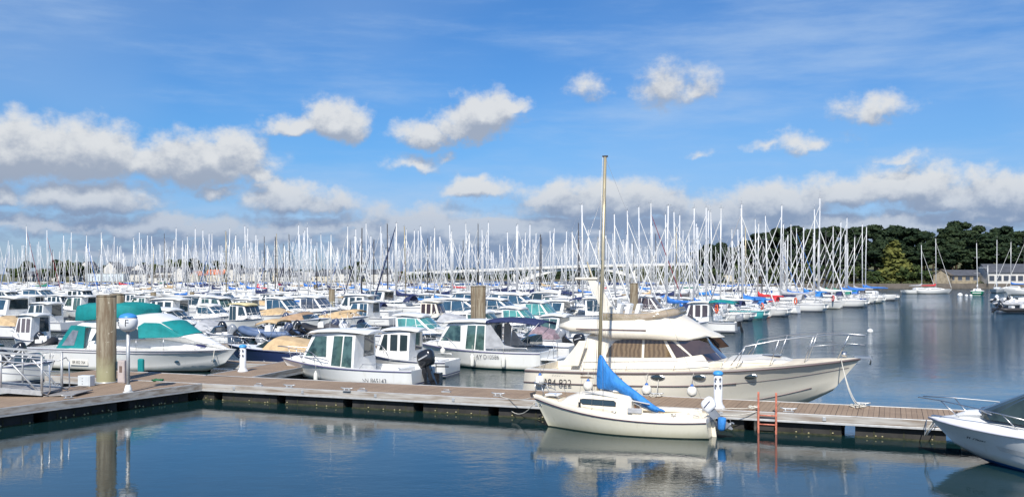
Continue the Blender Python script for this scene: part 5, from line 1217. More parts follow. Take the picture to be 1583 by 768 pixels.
# lines and hoses lying on the walkway
def coil(px, py, r, label, n=4, m=ROPE, rr=.014):
    P = gp(px, py, ZD + .015); pts = [Vector((r * (.45 + .55 * k / (n * 14)) * cos(2 * pi * k / 14), r * .8 * (.45 + .55 * k / (n * 14)) * sin(2 * pi * k / 14), .012 + .02 * sin(k * .7) + .012 * (k % 3))) for k in range(n * 14)]
    mb = MB(); mb.tube(pts, rr, m, 5); tag(mb.build('coiled_rope', loc=P), label, 'rope')
coil(1326, 628, .26, 'coiled pale line by the cruiser\'s bow cleat'); coil(1013, 612, .22, 'heap of line by the mid pontoon cleat'); coil(1165, 630, .16, 'small coil of line left of the orange ladder'); coil(244, 588, .24, 'green hose coiled by the lamp post', 5, mat('hose_green', (.02, .14, .06), .5, var=.05), .018)
P0_ = gp(1116, 632, ZD + .02); P1_ = gp(1163, 630, ZD + .02)
rope('water_hose', [P0_, P0_.lerp(P1_, .3) + Vector((0, .12, 0)), P0_.lerp(P1_, .65) - Vector((0, .08, 0)), P1_], 'pale hose running from the near pedestal along the deck', .014, cat='hose')
for k, (px, py) in enumerate(((560, 604), (690, 606), (980, 624), (400, 596))):
    m = MB(); m.box((0, 0, .02), (.32, .12, .04), GALV); m.tube([(-.1, 0, .04), (-.1, 0, .09), (.1, 0, .09), (.1, 0, .04)], .015, GALV, 5)
    tag(m.build('mooring_ring', loc=gp(px, py, ZD + .002), rz=TH_R), 'galvanised ring plate on the walkway, ' + ORDN[k], 'mooring ring', 'ring plates on the walkway')
# ---------------------------------------------------------------- copying
def copy_tree(o, parent=None, mats=None):
    c = o.copy(); COL.objects.link(c); c.parent = parent
    if mats and o.type == 'MESH':
        st = o.name.split('.')[0]
        if st in mats and mats[st]: c.material_slots[0].link = 'OBJECT'; c.material_slots[0].material = mats[st]
    for ch in KIDS.get(o.name, ()): copy_tree(ch, c, mats)
    return c
KIDS = {}
def index_kids():
    KIDS.clear()
    for o in sc.objects:
        if o.parent: KIDS.setdefault(o.parent.name, []).append(o)

# ---------------------------------------------------------------- sailing yachts
def yacht(kind, detail):
    """kind 0..3: different hull lengths, coachroofs and rigs. detail 2 near, 1 far"""
    L = (9.2, 8.0, 10.4, 7.2)[kind]; B = L * .33; root = empty('sailing_yacht', (0, 0, 0)); mh = (12.2, 10.6, 13.8, 9.4)[kind]
    H = Hull(L, B, .92, 1.18, rake=(1.0, .7, 1.2, .9)[kind], kind='round', stern=(.78, .84, .8, .6)[kind], tmax=.42, keel=.5, tr=(.5, -.3, .7, -.2)[kind], sag=.04, p=2.1)
    h = MB(); H.mesh(h, HULLW, nt=16 if detail > 1 else 10, vs=(1, .8, .55, .3, 0, -.4, -1) if detail > 1 else (1, .6, .2, -.3, -1)); h.build('hull', root)
    if detail > 1: r = MB(); r.tube(H.rim(.88, dy=.012, n=10), .02, NAVY, 5); r.build('cove_stripe', root)
    d = MB(); H.deck(d, NONSK, .34, 1., .06, n=8); H.cockpit(d, WHITE, NONSK, 0., .34, .5, .25); d.build('deck', root)
    xa, xb = -L * .14, L * .26
    c = Cab([(xa, .9), (xa, 1.42), (xa + .3, 1.50), ((xa + xb) / 2, 1.48), (xb - .7, 1.36), (xb + .3, 1.12)], lambda x, z: max(.15, B * .30 - .30 * max(0, (x - xa) / (xb - xa)) - .4 * max(0, z - 1.1)), [(0, 0), (0, .03), (0, .06), (0, .07), (0, .05), (.2, 0)])
    m = MB(); c.mesh(m, WHITE, 4); m.build('coachroof', root)
    for sd in (1, -1): w = MB(); c.side(w, [(xa + .4, 1.18), (xa + .4, 1.36), (xb - 1.1, 1.30), (xb - .5, 1.16)], sd, GLASS); w.build('side_window', root)
    xm = L * .08
    zt = mh
    m = MB(); m.tube([(xm, 0, 1.4), (xm - .03, 0, mh * .6), (xm - .10, 0, zt)], [.092, .086, .065], MASTW, 6)
    for k in ((.42, .72) if kind != 3 else (.5,)):
        for sd in (1, -1): m.tube([(xm - .03, 0, mh * k), (xm - .18, sd * .75 * (1.15 - k * .5), mh * k + .04)], .022, MASTW, 4)
    m.tube([(xm - .1, 0, zt), (xm - .1, 0, zt + (.7, .45, .9, .5)[kind])], .012, WIRE, 4); m.tube([(xm - .4, 0, zt + .08), (xm + .1, 0, zt + .05)], .014, WIRE, 4)
    m.build('mast', root)
    bz = 1.95; bl = L * .38
    b = MB(); b.tube([(xm - .05, 0, bz), (xm - bl, 0, bz + .05)], .05, MASTW, 6); b.build('boom', root)
    s = MB(); R = []
    for i, (f, hh, ww) in enumerate(((.0, .75, .12), (.08, .50, .16), (.25, .34, .17), (.5, .27, .15), (.75, .22, .12), (1., .14, .07))):
        x = xm - .04 - bl * f; R.append([Vector((x, ww * sin(2 * pi * k / 8), bz + .05 * f - .06 + hh * (1 + cos(2 * pi * k / 8)) / 2)) for k in range(8)])
    s.loft(R, BLUE); s.build('sail_cover', root)
    bow = H.S(1, 1.); ft = (.90, .86, .93, .98)[kind]
    fs = MB(); a = Vector((bow.x - .15, 0, bow.z + .12)); t = Vector((xm - .06, 0, mh * ft)); fs.tube([a, a.lerp(t, .03), a.lerp(t, .25), a.lerp(t, .6), a.lerp(t, .93), t], [q_ * (1 if detail > 1 else .72) for q_ in (.03, .085, .08, .065, .045, .02)], WHITEC, 6); fs.build('furled_headsail', root)
    w = MB(); ch = (xm - .35, B / 2 - .15, 1.0)
    for sd in (1, -1):
        w.tube([(ch[0], sd * ch[1], ch[2]), (xm - .18, sd * .64, mh * .44), (xm - .16, sd * .55, mh * .72), (xm - .08, 0, mh * .97)], .006, WIRE, 3)
        w.tube([(ch[0] + .3, sd * (ch[1] - .1), 1.0), (xm, 0, mh * .42)], .006, WIRE, 3)
    w.tube([(-L / 2 + .3, 0, .95), (xm - .1, 0, zt)], .006, WIRE, 3)
    if detail > 1:
        w.build('rigging', root); g = MB()
        for sd in (1, -1):
            for hh in (.35, .62): g.tube([Vector((H.S(t_, 1.).x, sd * max(.05, H.b(t_) - .06), H.zs(t_) + hh)) for t_ in (.0, .2, .45, .7, .9, 1.)], .010, STEEL, 4)
            for t_ in (.0, .12, .3, .45, .6, .75, .9): q = H.S(t_, 1.); g.tube([(q.x, sd * (q.y - .06), q.z), (q.x, sd * (q.y - .06), q.z + .62)], .014, STEEL, 4)
        q = H.S(0, 1.)
        for hh in (.35, .62): g.tube([(q.x, q.y - .06, q.z + hh), (q.x, -q.y + .06, q.z + hh)], .014, STEEL, 4)
        g.build('guard_rail', root)
        sh = MB(); sh.loft([[Vector((x, y * ww, 1.38 + hh * (1 - y ** 4))) for y in (-1, -.8, -.4, 0, .4, .8, 1)] for x, hh, ww in ((xa + .35, .05, .8), (xa + .1, .5, .85), (xa - .45, .62, .85), (xa - .6, .56, .85))], NAVY, False, False); sh.build('spray_hood', root)
        wl = MB(); wl.tube([(-L / 2 + .7, .45 * cos(2 * pi * k / 14), 1.15 + .45 * sin(2 * pi * k / 14)) for k in range(15)], .02, STEEL, 4); wl.build('steering_wheel', root)
    else:
        pass
    return root
PROTO = {(k, d): yacht(k, d) for k in range(4) for d in (2, 1)}
index_kids()
OA = Vector((19.8, 85.2, 0)); E1 = Vector((.492, .871, 0)); E2 = Vector((-.871, .492, 0))
ORD = ['first', 'second', 'third', 'fourth', 'fifth', 'sixth', 'seventh', 'eighth', 'ninth', 'tenth', 'eleventh', 'twelfth', 'thirteenth', 'fourteenth', 'fifteenth', 'sixteenth', 'seventeenth', 'eighteenth', 'nineteenth', 'twentieth'] + ['twenty-' + w for w in ('first', 'second', 'third', 'fourth', 'fifth', 'sixth', 'seventh', 'eighth', 'ninth')] + ['thirtieth', 'thirty-first', 'thirty-second', 'thirty-third', 'thirty-fourth']
COVERS = [(BLUE, 'blue', 15), (NAVY, 'navy', 22), (WHITEC, 'white', 28), (GREYC, 'grey', 15), (LBLUE, 'bright blue', 4), (GREENC, 'green', 4), (RED, 'red', 3), (BEIGE, 'beige', 6), (DGREYC, 'dark grey', 5)]
HULLS = [(HULLW, 'white', 46), (HULLW3, 'white', 16), (HULLW2, 'white', 14), (HULLW4, 'white', 14), (HULLNV, 'navy', 6), (HULLRD, 'red', 1.5), (HULLBL, 'blue', 2)]
SAILC = [(WHITEC, 'white', 85), (GREYC, 'grey', 6), (NAVY, 'navy', 3), (BLUE, 'blue', 4), (BURG, 'dark red', 1)]
MASTC = [(MASTW, '', 70), (ALU, '', 17), (MASTG, 'gold mast', 2), (MASTD, 'black mast', 5)]
def pick(rng, t): return rng.choices(t, [x[2] for x in t])[0]
used = set(); yachts = []
def put_yacht(P, th, kind, detail, rng, where, group, sc_=1., forced=None, mz=1.):
    src = PROTO[(kind, detail)]; cv, hl, sl, ms = pick(rng, COVERS), pick(rng, HULLS), pick(rng, SAILC), pick(rng, MASTC)
    if forced: cv, hl, sl, ms = [b or a for a, b in zip((cv, hl, sl, ms), forced)]
    key = (kind, detail)
    if key in used: r = copy_tree(src, None, {'hull': hl[0], 'sail_cover': cv[0], 'furled_headsail': sl[0], 'mast': ms[0], 'spray_hood': cv[0] if cv[0] is not WHITEC else NAVY, 'boom': ms[0]})
    else: r = src; used.add(key); hl, cv, sl, ms = HULLS[0], COVERS[0], SAILC[0], MASTC[0]
    r.location = P; r.rotation_euler = (rng.gauss(0, .010), rng.gauss(0, .006), th + rng.gauss(0, .02)); r.scale = (sc_, sc_, sc_)
    for ch in (KIDS.get(r.name) or [o for o in COL.objects if o.parent is r]) if mz != 1 else (): pass
    extra = (', ' + ms[1]) if ms[1] else ''
    if sl[1] != 'white' and not extra: extra = f', {sl[1]} headsail'
    r['label'] = f"{hl[1]} yacht, {cv[1]} sail cover{extra}, {where}"; r['category'] = 'sailboat'; r['group'] = group
    yachts.append(r); return r
def sail_rows():
    rng = random.Random(11)
    rows = [(OA + E2 * 10.6, 0, 27, 'open water row', 3.85), (OA + E2 * 45 + E1 * 2, 0, 30, 'second row', 3.9), (OA + E2 * 80 + E1 * 4, 3, 30, 'third row', 3.95), (OA + E2 * 114 + E1 * 10, 6, 27, 'fourth row', 4.1), (OA + E2 * 148 + E1 * 20, 4, 24, 'fifth row', 4.3), (OA + E2 * 182 + E1 * 34, 2, 20, 'sixth row', 4.8)]
    nm = ['along the open water', 'second from the open water', 'third from the open water', 'fourth from the open water', 'fifth from the open water', 'sixth from the open water']
    for ri, (o, i0, n, rn, sp) in enumerate(rows):
        pontoon('berthing_pontoon', o + E1 * (i0 * sp - 3), E1, E2, (n - i0) * sp + 6, 2.0, 'long berthing pontoon of the yacht row ' + nm[ri], [(1 + q * 6, 5 + q * 6) for q in range(int(((n - i0) * sp) / 6))], far=True)
        for side in (0, 1):
            for i in range(i0, n):
                # near sides of rows with room to the camera
                kind = rng.choices((0, 1, 2, 3), (34, 30, 14 if ri else 26, 12))[0]
                s = rng.uniform(.9, 1.12); D_ = (o + E1 * i * sp).y; mh = (12.9, 11.1, 14.7, 9.9)[kind]
                cap_ = (137 if ri == 0 else 90) * D_ / FP + HC; s = min(s, cap_ / mh * rng.uniform(.82, 1.0)) if mh * s > cap_ * .9 else s; s = max(.72, s); L = (9.2, 8.0, 10.4, 7.2)[kind] * s
                det = 2 if (ri == 0 and side == 0 and i < 22) or (ri == 0 and side == 1 and i < 5) or (ri == 1 and side == 0 and i < 7) else 1
                sgn = -1 if side == 0 else 1   # side 0: stern out towards the open water
                c = o + E1 * (i * sp + rng.uniform(-.4, .4)) + E2 * ((0 if side == 0 else 2.0) + sgn * (L / 2 + .5))
                h = E2 if side == 0 else -E2
                if rng.random() < .09: h = -h
                if rng.random() < .06 and ri > 0: continue
                side_n = 'near side' if side == 0 else 'far side'
                where = f"{ORD[i]} on {side_n} of {rn}"
                put_yacht(Vector((c.x, c.y, 0)), atan2(h.y, h.x), kind, det, rng, where, 'sailing yachts moored in rows', s, None if not (ri == 0 and side == 0 and i == 4) else (None, (HULLTQ, 'turquoise', 1), None, None))
sail_rows()
def life_rings():
    for i, (n, col, cn) in enumerate((('first', ORANGE, 'orange'), ('sixth', ORANGE, 'orange'), ('ninth', ORANGE, 'orange'), ('fourteenth', RED, 'red'))):
        for y in yachts:
            if y['label'].endswith(f', {n} on near side of open water row'):
                m = MB(); M = Matrix.Rotation(y.rotation_euler.z, 4, 'Z'); L = y.dimensions; s = y.scale.x
                sx = -1 if M.to_3x3() @ Vector((1, 0, 0)) @ E2 > 0 else 1
                P = y.location + (M.to_3x3() @ Vector((sx * 3.6, -1.1, 0))) * s + ZV * 1.45 * s
                m.tube([(.02, .34 * cos(2 * pi * k / 16), .34 * sin(2 * pi * k / 16)) for k in range(17)], .085, col, 6); tag(m.build('life_ring', loc=P, rz=y.rotation_euler.z + .6), f'{cn} life ring on the stern of the {n} yacht by the open water', 'life ring', 'life rings on the sterns')
life_rings()

def other_yachts():
    rng = random.Random(3); g = 'sailing yachts moored off the wooded shore'
    W = lambda c: (c, 'x', 1)
    L = [(1400, 1442, 453, 'R', 0, 'white yacht lying left of the pair off the wooded shore', (GREYC, 'grey', 1), None), (1418, 1466, 453, 'R', 2, 'white yacht with red sail cover right of its pair off the wooded shore', (RED, 'red', 1), None),
         (1500, 1522, 455, 'R', 0, 'green hulled yacht off the stone hut', (WHITEC, 'white', 1), (HULLGR, 'green', 1)), (1522, 1560, 452, 'L', 2, 'white yacht with sky blue sail cover right of the green one', (LBLUE, 'b', 1), None)]
    for x0, x1, y, sd, k, lb, cv, hl in L:
        P = gp((x0 + x1) / 2, y + .8); r = put_yacht(P, (0 if sd == 'R' else pi) + (.15 if 'green' not in lb else 1.1), k, 1, rng, 'x', g, .95, (cv, hl or (HULLW4, 'white', 1), (WHITEC, 'white', 1), (MASTW, '', 1))); r['label'] = lb
    for x, y, lb in ((1568, 452, 'white yacht off the restaurant, its mast leaning right'), (1590, 456, 'white yacht at the right edge off the restaurant')):
        P = gp(x, y); r = put_yacht(P, 2.6, 0, 1, rng, 'x', g, 1.05, ((BLUE, 'b', 1), (HULLW4, 'white', 1), None, None)); r['label'] = lb
        if x == 1568: r.rotation_euler[0] = 0
other_yachts()

def far_mass():
    """beyond the first three hundred the yachts are one mass: low hulls, masts and rolled headsails"""
    rng = random.Random(77); b = MB(); n = 0
    for ri, k0, n0, n1 in ((1, 45, 30, 46), (2, 80, 30, 50), (3, 114, 27, 50), (4, 148, 24, 48), (5, 182, 20, 44), (6, 216, 0, 38), (7, 250, 0, 32)):
        o = OA + E2 * k0
        for i in range(n0, n1):
            for side in (0, 1):
                c = o + E1 * (i * 4.1 + rng.uniform(-.5, .5)) + E2 * (-5 if side == 0 else 7)
                if c.y > 306 or (c.x > 55 and c.y > 300) or rng.random() < .1: continue
                h = (E2 if side == 0 else -E2) * (1 if rng.random() > .1 else -1); L = rng.uniform(7, 10.5); w = L * .15; q = Vector((-h.y, h.x, 0)); P = lambda x, y, z: c + h * x + q * y + ZV * z
                mh = rng.uniform(9.5, 13.5) * (1 if ri > 1 else .92); lean = rng.gauss(0, .012) * mh
                hm = rng.choices((WHITE, HULLNV, HULLBL), (92, 5, 3))[0]
                ring = lambda x, ww: [P(x, ww * s, z) for s, z in ((-1, 1.0), (-.8, -.1), (.8, -.1), (1, 1.0))]
                b.loft([ring(-L / 2, w * .8), ring(0, w), ring(L * .3, w * .7), ring(L / 2, .05)], hm, smooth=False)
                b.box(P(0, 0, 1.25), (L * .35, w * 1.1, .45), WHITE, rz=atan2(h.y, h.x))
                mt = rng.choices((MASTW, ALU, MASTD), (80, 14, 5))[0]; top = P(L * .06 + lean, 0, mh)
                b.tube([P(L * .08, 0, 1.3), top], [.085, .06], mt, 5); b.tube([P(L * .46, 0, 1.15), P(L * .40, 0, 2.2), P(L * .07, 0, mh * .93)], [.03, .06, .02], WHITEC, 4)
                b.tube([P(L * .07, 0, 2.1), P(-L * .32, 0, 2.1)], .17, rng.choices((WHITEC, NAVY, BLUE, GREYC), (30, 26, 18, 16))[0], 6); n += 1
    tag(b.build('yacht_mass', fixn=False), 'distant crowd of moored yachts whose bare masts merge before the town and bridge', 'yachts', None, 'stuff'); print('mass', n, 'yachts', len(yachts))
far_mass()
# ---------------------------------------------------------------- more motorboats between the named ones and the yachts
def more_motorboats():
    spec = [('p', dict(zr=2.05, F0=.75, F1=1., nob=0), 6.5, 2.6), ('h', dict(F0=.8, F1=1.1, zr=2.15, glass=GLASSB), 8.5, 3.2), ('o', dict(cover=BEIGE, full=True), 6., 2.4), ('o', dict(cover=NAVY, tilt=-.6), 5.8, 2.3), ('p', dict(zr=2.1, F0=.75, F1=1., two=True, glass=GLASS, nob=0), 7., 2.7), ('h', dict(F0=.85, F1=1.15, zr=2.25, arch=True, glass=GLASS, canvas=NAVY), 9.5, 3.4), ('o', dict(cover=None), 5.5, 2.2)]
    desc = ['white wheelhouse motorboat', 'white hardtop cruiser', 'white boat under a beige cover', 'white boat under a navy cover', 'white two-window wheelhouse boat', 'white cruiser with radar arch', 'open white motorboat']
    pr = []
    for k, kw, L, B in spec:
        r = empty('motorboat', (0, 0, 0)); {'p': mb_pilothouse, 'h': mb_hardtop, 'o': mb_open}[k](r, L, B, **kw); pr.append(r)
    index_kids(); used_ = set(); rng = random.Random(21)
    # (pixel x of centre, waterline y, bow side, kind, words)
    S = []
    xs = [(10, 478), (34, 484), (62, 475), (88, 481), (120, 474), (210, 478), (226, 486), (252, 484), (275, 478), (298, 486), (322, 480), (345, 477), (395, 479), (425, 478), (545, 482), (580, 479), (615, 481), (655, 480), (685, 482), (715, 486), (770, 481), (800, 486), (835, 483), (862, 486), (890, 484), (1010, 487), (1050, 489), (560, 492), (690, 494), (850, 499), (770, 497), (235, 500), (5, 500), (1085, 492), (330, 494), (130, 492), (165, 486), (48, 492), (925, 492), (268, 505), (715, 500)]
    near = {0: 'near the left edge', 1: 'behind the teal yacht', 2: 'left of twin cruisers', 3: 'behind twin cruisers', 4: 'by blue windowed boat', 5: 'around the wide central pile', 6: 'past the navy awning', 7: 'behind the cream flybridge'}
    cnt = {}
    for i, (x, y) in enumerate(sorted(xs)):
        k = (0, 0, 1, 1, 1, 4, 4, 5, 3, 6, 2)[rng.randrange(11)]; P = gp(x, y); sd = rng.random() < .5; src = pr[k]
        if k in used_: r = copy_tree(src, None)
        else: r = src; used_.add(k)
        r.location = P; r.rotation_euler = (0, 0, (TH_L if sd else TH_R) + rng.gauss(0, .05)); s = rng.uniform(.92, 1.15); r.scale = (s, s, s)
        z = 0 if x < 130 else 1 if x < 280 else 2 if x < 400 else 3 if x < 540 else 4 if x < 640 else 5 if x < 780 else 6 if x < 870 else 7
        cnt[(z, k)] = cnt.get((z, k), 0) + 1; c = cnt[(z, k)]
        r['label'] = desc[k] + (' bow left ' if sd else ' bow right ') + near[z] + ('' if c == 1 else f', {ORD[c - 1]} such from left'); r['category'] = 'motorboat'; r['group'] = 'small motorboats massed before the yachts'
    for k, r in enumerate(pr):
        if k not in used_:
            for o in [r] + KIDS.get(r.name, []): bpy.data.objects.remove(o)
more_motorboats()
# long pontoons between the motorboats
for i, (px, py, ln, lb) in enumerate(((480, 520, 60, 'berthing pontoon behind the SN cabin boat'), (40, 560, 46, 'berthing pontoon at the left among small boats'), (800, 525, 20, 'berthing pontoon behind the cream cruiser'), (230, 540, 60, 'berthing pontoon behind the teal yacht'), (640, 548, 40, 'berthing pontoon beside the sea green windowed cruiser'))):
    P = gp(px, py); pontoon('berthing_pontoon', P, UD.normalized(), Nn, ln * .4, 1.2, lb, [(1 + q * 6, 5 + q * 6) for q in range(int(ln * .4 / 6))], far=True, z=.4)
# side pontoon running off behind the walkway with the far pedestal
P = A + U * .3 + Nn * 2.6; pontoon('finger_pontoon', Vector((P.x, P.y, 0)), Vector((.26, .966, 0)), -U, 17, 2.2, 'brown pontoon leading away past the blue capped far pedestal', [(1 + q * 5, 5 + q * 5) for q in range(3)], far=True, z=.6)

# ---------------------------------------------------------------- right edge: inflatables with raised motors
def right_edge():
    g = 'inflatables rafted at the right edge'
    for i, (x, y, th, L, col, cn, lb) in enumerate(((1572, 474, pi + .3, 6.2, GREYC, ENGG, 'grey inflatable at the right edge, nearest of the raft'), (1565, 468, pi + .1, 6.0, WHITEC, ENGW, 'white inflatable at the right edge, second of the raft'), (1585, 484, pi, 6.5, BLACK, ENGB, 'black hulled inflatable cut by the right edge'), (1590, 470, pi - .2, 6.4, WHITEC, ENGB, 'white inflatable farthest right behind the black one'))):
        P = gp(x, y); r = empty('inflatable_boat', P, th + pi, lb, 'inflatable boat', g); mb_rib(r, L, 2.3, tube=col, eng=cn, tilt=-.9)
    for x, y, s, m_, lb in ((1484, 457, .55, WHITE, 'large white mooring buoy off the wooded shore'), (1494, 457.6, .35, WHITE, 'small white mooring buoy, middle of three'), (1501, 457.4, .32, WHITE, 'small white mooring buoy nearest the green yacht'), (1345, 513, .24, WHITE, 'lone white buoy on the open water')):
        P = gp(x, y); b = MB(); b.ball((0, 0, s * .3), (s, s, s * .8), m_, 12, 8); b.tube([(0, 0, s), (0, 0, s * 1.3)], s * .12, STEEL, 6); tag(b.build('mooring_buoy', loc=P), lb, 'buoy', 'mooring buoys')
right_edge()
# ---------------------------------------------------------------- bridge
def bridge():
    m = mat('bridge_concrete', (.74, .72, .67), .7, var=.04, vs=.05); D = 640; root = empty('arch_bridge', (50, D, 0), 0, 'long pale concrete road bridge with a flat arch in the distance', 'bridge')
    pts = [(560, 425), (650, 422), (760, 417.5), (860, 413), (950, 410.5), (1060, 408.5), (1160, 407.5)]
    W = [at(x, y, D) - Vector((50, D, 0)) for x, y in pts]
    d = MB(); d.loft([[Vector((p.x, -6, p.z - .9)), Vector((p.x, -6.3, p.z + .0)), Vector((p.x, 6.3, p.z)), Vector((p.x, 6, p.z - .9)), Vector((p.x, 3, p.z - 1.8)), Vector((p.x, -3, p.z - 1.8))] for p in W], m); d.build('road_deck', root)
    r = MB()
    for s in (-6.2, 6.2): r.loft([[Vector((p.x, s - .06, p.z)), Vector((p.x, s - .06, p.z + .9)), Vector((p.x, s + .06, p.z + .9)), Vector((p.x, s + .06, p.z))] for p in W], mat('parapet', (.66, .66, .63), .6, var=.05))
    r.build('parapet', root)
    a = MB(); R = []; x0, x1 = at(795, 0, D).x - 50, at(1005, 0, D).x - 50
    for k in range(21):
        f = k / 20; x = x0 + (x1 - x0) * f; z = -.5 + 10.6 * (1 - (2 * f - 1) ** 2); th = 1.9 + 1.0 * (2 * f - 1) ** 2; R.append([Vector((x, y, z + h)) for y, h in ((-4, -th), (-4, 0), (4, 0), (4, -th))])
    a.loft(R, m, smooth=False); a.build('arch', root)
    for k in (.0, .12, .88, 1.0, -.25, -.5, -.8, -1.1, 1.25, 1.5):
        x = x0 + (x1 - x0) * k; zt = min((W[i].z + (W[i + 1].z - W[i].z) * (x - W[i].x) / (W[i + 1].x - W[i].x)) for i in range(len(W) - 1) if W[i].x <= x <= W[i + 1].x) if W[0].x <= x <= W[-1].x else 4
        p = MB(); zb = -1 if not 0 < k < 1 else -.5 + 10.6 * (1 - (2 * k - 1) ** 2) - .3; p.box((x, 0, (zt - 1.2 + zb) / 2), (1.2, 7, zt - 1.2 - zb), m); p.build('pier', root)
bridge()

# ---------------------------------------------------------------- trees
def leaf_mat(name, c1, c2, sc_=.6):
    m = bpy.data.materials.new(name); m.use_nodes = True; t = m.node_tree; g = N(t); b = t.nodes['Principled BSDF']; b.inputs['Roughness'].default_value = .75; b.inputs['Specular IOR Level'].default_value = .2
    tc = t.nodes.new('ShaderNodeTexCoord'); oi = t.nodes.new('ShaderNodeObjectInfo'); n = g.noise(tc.outputs['Object'], sc_, 3, .6)
    f = g.m('ADD', g.ss(n, .35, .65), g.m('MULTIPLY', g.m('SUBTRACT', oi.outputs['Random'], .5), .7)); t.links.new(g.mix(f, (*c1, 1), (*c2, 1)), b.inputs['Base Color']); return m
PINE = leaf_mat('pine_needles', (.012, .026, .012), (.032, .050, .020)); OAK = leaf_mat('oak_leaves', (.030, .055, .018), (.070, .095, .028)); GOLD = leaf_mat('golden_cypress', (.05, .065, .018), (.14, .145, .035)); SHRUB = leaf_mat('shrub_leaves', (.04, .06, .02), (.085, .095, .035))
BARK = mat('bark', (.12, .085, .06), .9, var=.15, vs=2)
def crown_mesh(name, clumps, n, leaf, m, rng):
    b = MB(); tot = sum(r[0] * r[1] * 1. for _, r in clumps)
    for c, r in clumps:
        k = int(n * r[0] * r[1] / tot)
        for _ in range(k):
            u = rng.uniform(-1, 1); a = rng.uniform(0, 2 * pi); q = sqrt(1 - u * u); rad = rng.uniform(.45, 1.) ** .5 * rng.uniform(.82, 1.08)
            p = Vector((c[0] + r[0] * q * cos(a) * rad, c[1] + r[0] * q * sin(a) * rad, c[2] + r[1] * u * rad)); s = leaf * rng.uniform(.6, 1.3)
            nrm = Vector((q * cos(a) + rng.gauss(0, .6), q * sin(a) + rng.gauss(0, .6), u + .3 + rng.gauss(0, .6))).normalized(); x = nrm.cross(Vector((rng.gauss(0, 1), rng.gauss(0, 1), rng.gauss(0, 1)))).normalized(); y = nrm.cross(x)
            b.poly([p + x * s * .6, p + y * s * .35, p - x * s * .5, p - y * s * .4], m)
    return b
def tree_proto(kind, seed):
    rng = random.Random(seed); root = empty({'pine': 'pine_tree', 'oak': 'broadleaf_tree', 'gold': 'cypress_tree', 'cone': 'conifer_tree'}[kind], (0, 0, 0)); t = MB(); cl = []
    H = 15.
    if kind == 'pine':
        lean = rng.uniform(-1, 1); t.tube([(0, 0, -.5), (lean * .3, 0, H * .45), (lean, .2, H * .8)], [.38, .28, .12], BARK, 8)
        for i in range(9):
            a = rng.uniform(0, 6.3); z = rng.uniform(.50, .93) * H; d = rng.uniform(.6, 3.3) * (1.15 - .5 * (z / H)); c = (lean * z / H + d * cos(a), d * sin(a), z); t.tube([(lean * .6, 0, z - 1.6), c], [.12, .04], BARK, 5); cl.append((c, (rng.uniform(1.5, 2.5), rng.uniform(.8, 1.3))))
        cl.append(((lean, 0, H * .93), (2.0, 1.1)))
    elif kind == 'oak':
        H = 9.; t.tube([(0, 0, -.5), (.1, 0, H * .4), (0, .1, H * .7)], [.3, .22, .1], BARK, 8)
        for i in range(10):
            a = rng.uniform(0, 6.3); z = rng.uniform(.35, .85) * H; d = rng.uniform(.8, 2.7) * (1.2 - z / H * .5); c = (d * cos(a), d * sin(a), z); t.tube([(0, 0, z * .6), c], [.1, .03], BARK, 5); cl.append((c, (rng.uniform(1.2, 2.0), rng.uniform(1.1, 1.7))))
    else:
        H = 12.; t.tube([(0, 0, -.5), (0, 0, H * .9)], [.3, .06], BARK, 8)
        for i in range(11): z = (.12 + .8 * i / 10) * H; w = (1 - (i / 11) ** 1.5) * 2.4 + .35; cl.append(((rng.uniform(-.5, .5), rng.uniform(-.5, .5), z), (w, .95)))
    t.build('trunk', root); m = {'pine': PINE, 'oak': OAK, 'gold': GOLD, 'cone': PINE}[kind]
    crown_mesh('crown', cl, 2600, .95 if kind != 'oak' else .7, m, rng).build('crown', root, fixn=False); return root
TP = {'pine': [tree_proto('pine', s) for s in (1, 2, 3, 4)], 'oak': [tree_proto('oak', s) for s in (5, 6, 7)], 'gold': [tree_proto('gold', 8)], 'cone': [tree_proto('cone', 9)]}
index_kids(); tused = set(); nt = {}
def put_tree(kind, i, px, D, ytop, label, group, wide=1.):
    src = TP[kind][i % len(TP[kind])]
    if src.name in tused: r = copy_tree(src)
    else: r = src; tused.add(src.name)
    x = (px - CX) * D / FP; z = max(.5, terr(x, D)); zt = HC - (ytop - YH) * D / FP; H = {'pine': 15.3, 'oak': 9.2, 'gold': 12.2, 'cone': 12.2}[kind]; s = max(.25, (zt - z) / H)
    r.location = (x, D, z - .1); r.rotation_euler = (0, 0, (i * 2.4) % 6.28); r.scale = (s * wide, s * wide, s); r['label'] = label; r['category'] = 'tree'; r['group'] = group; return r
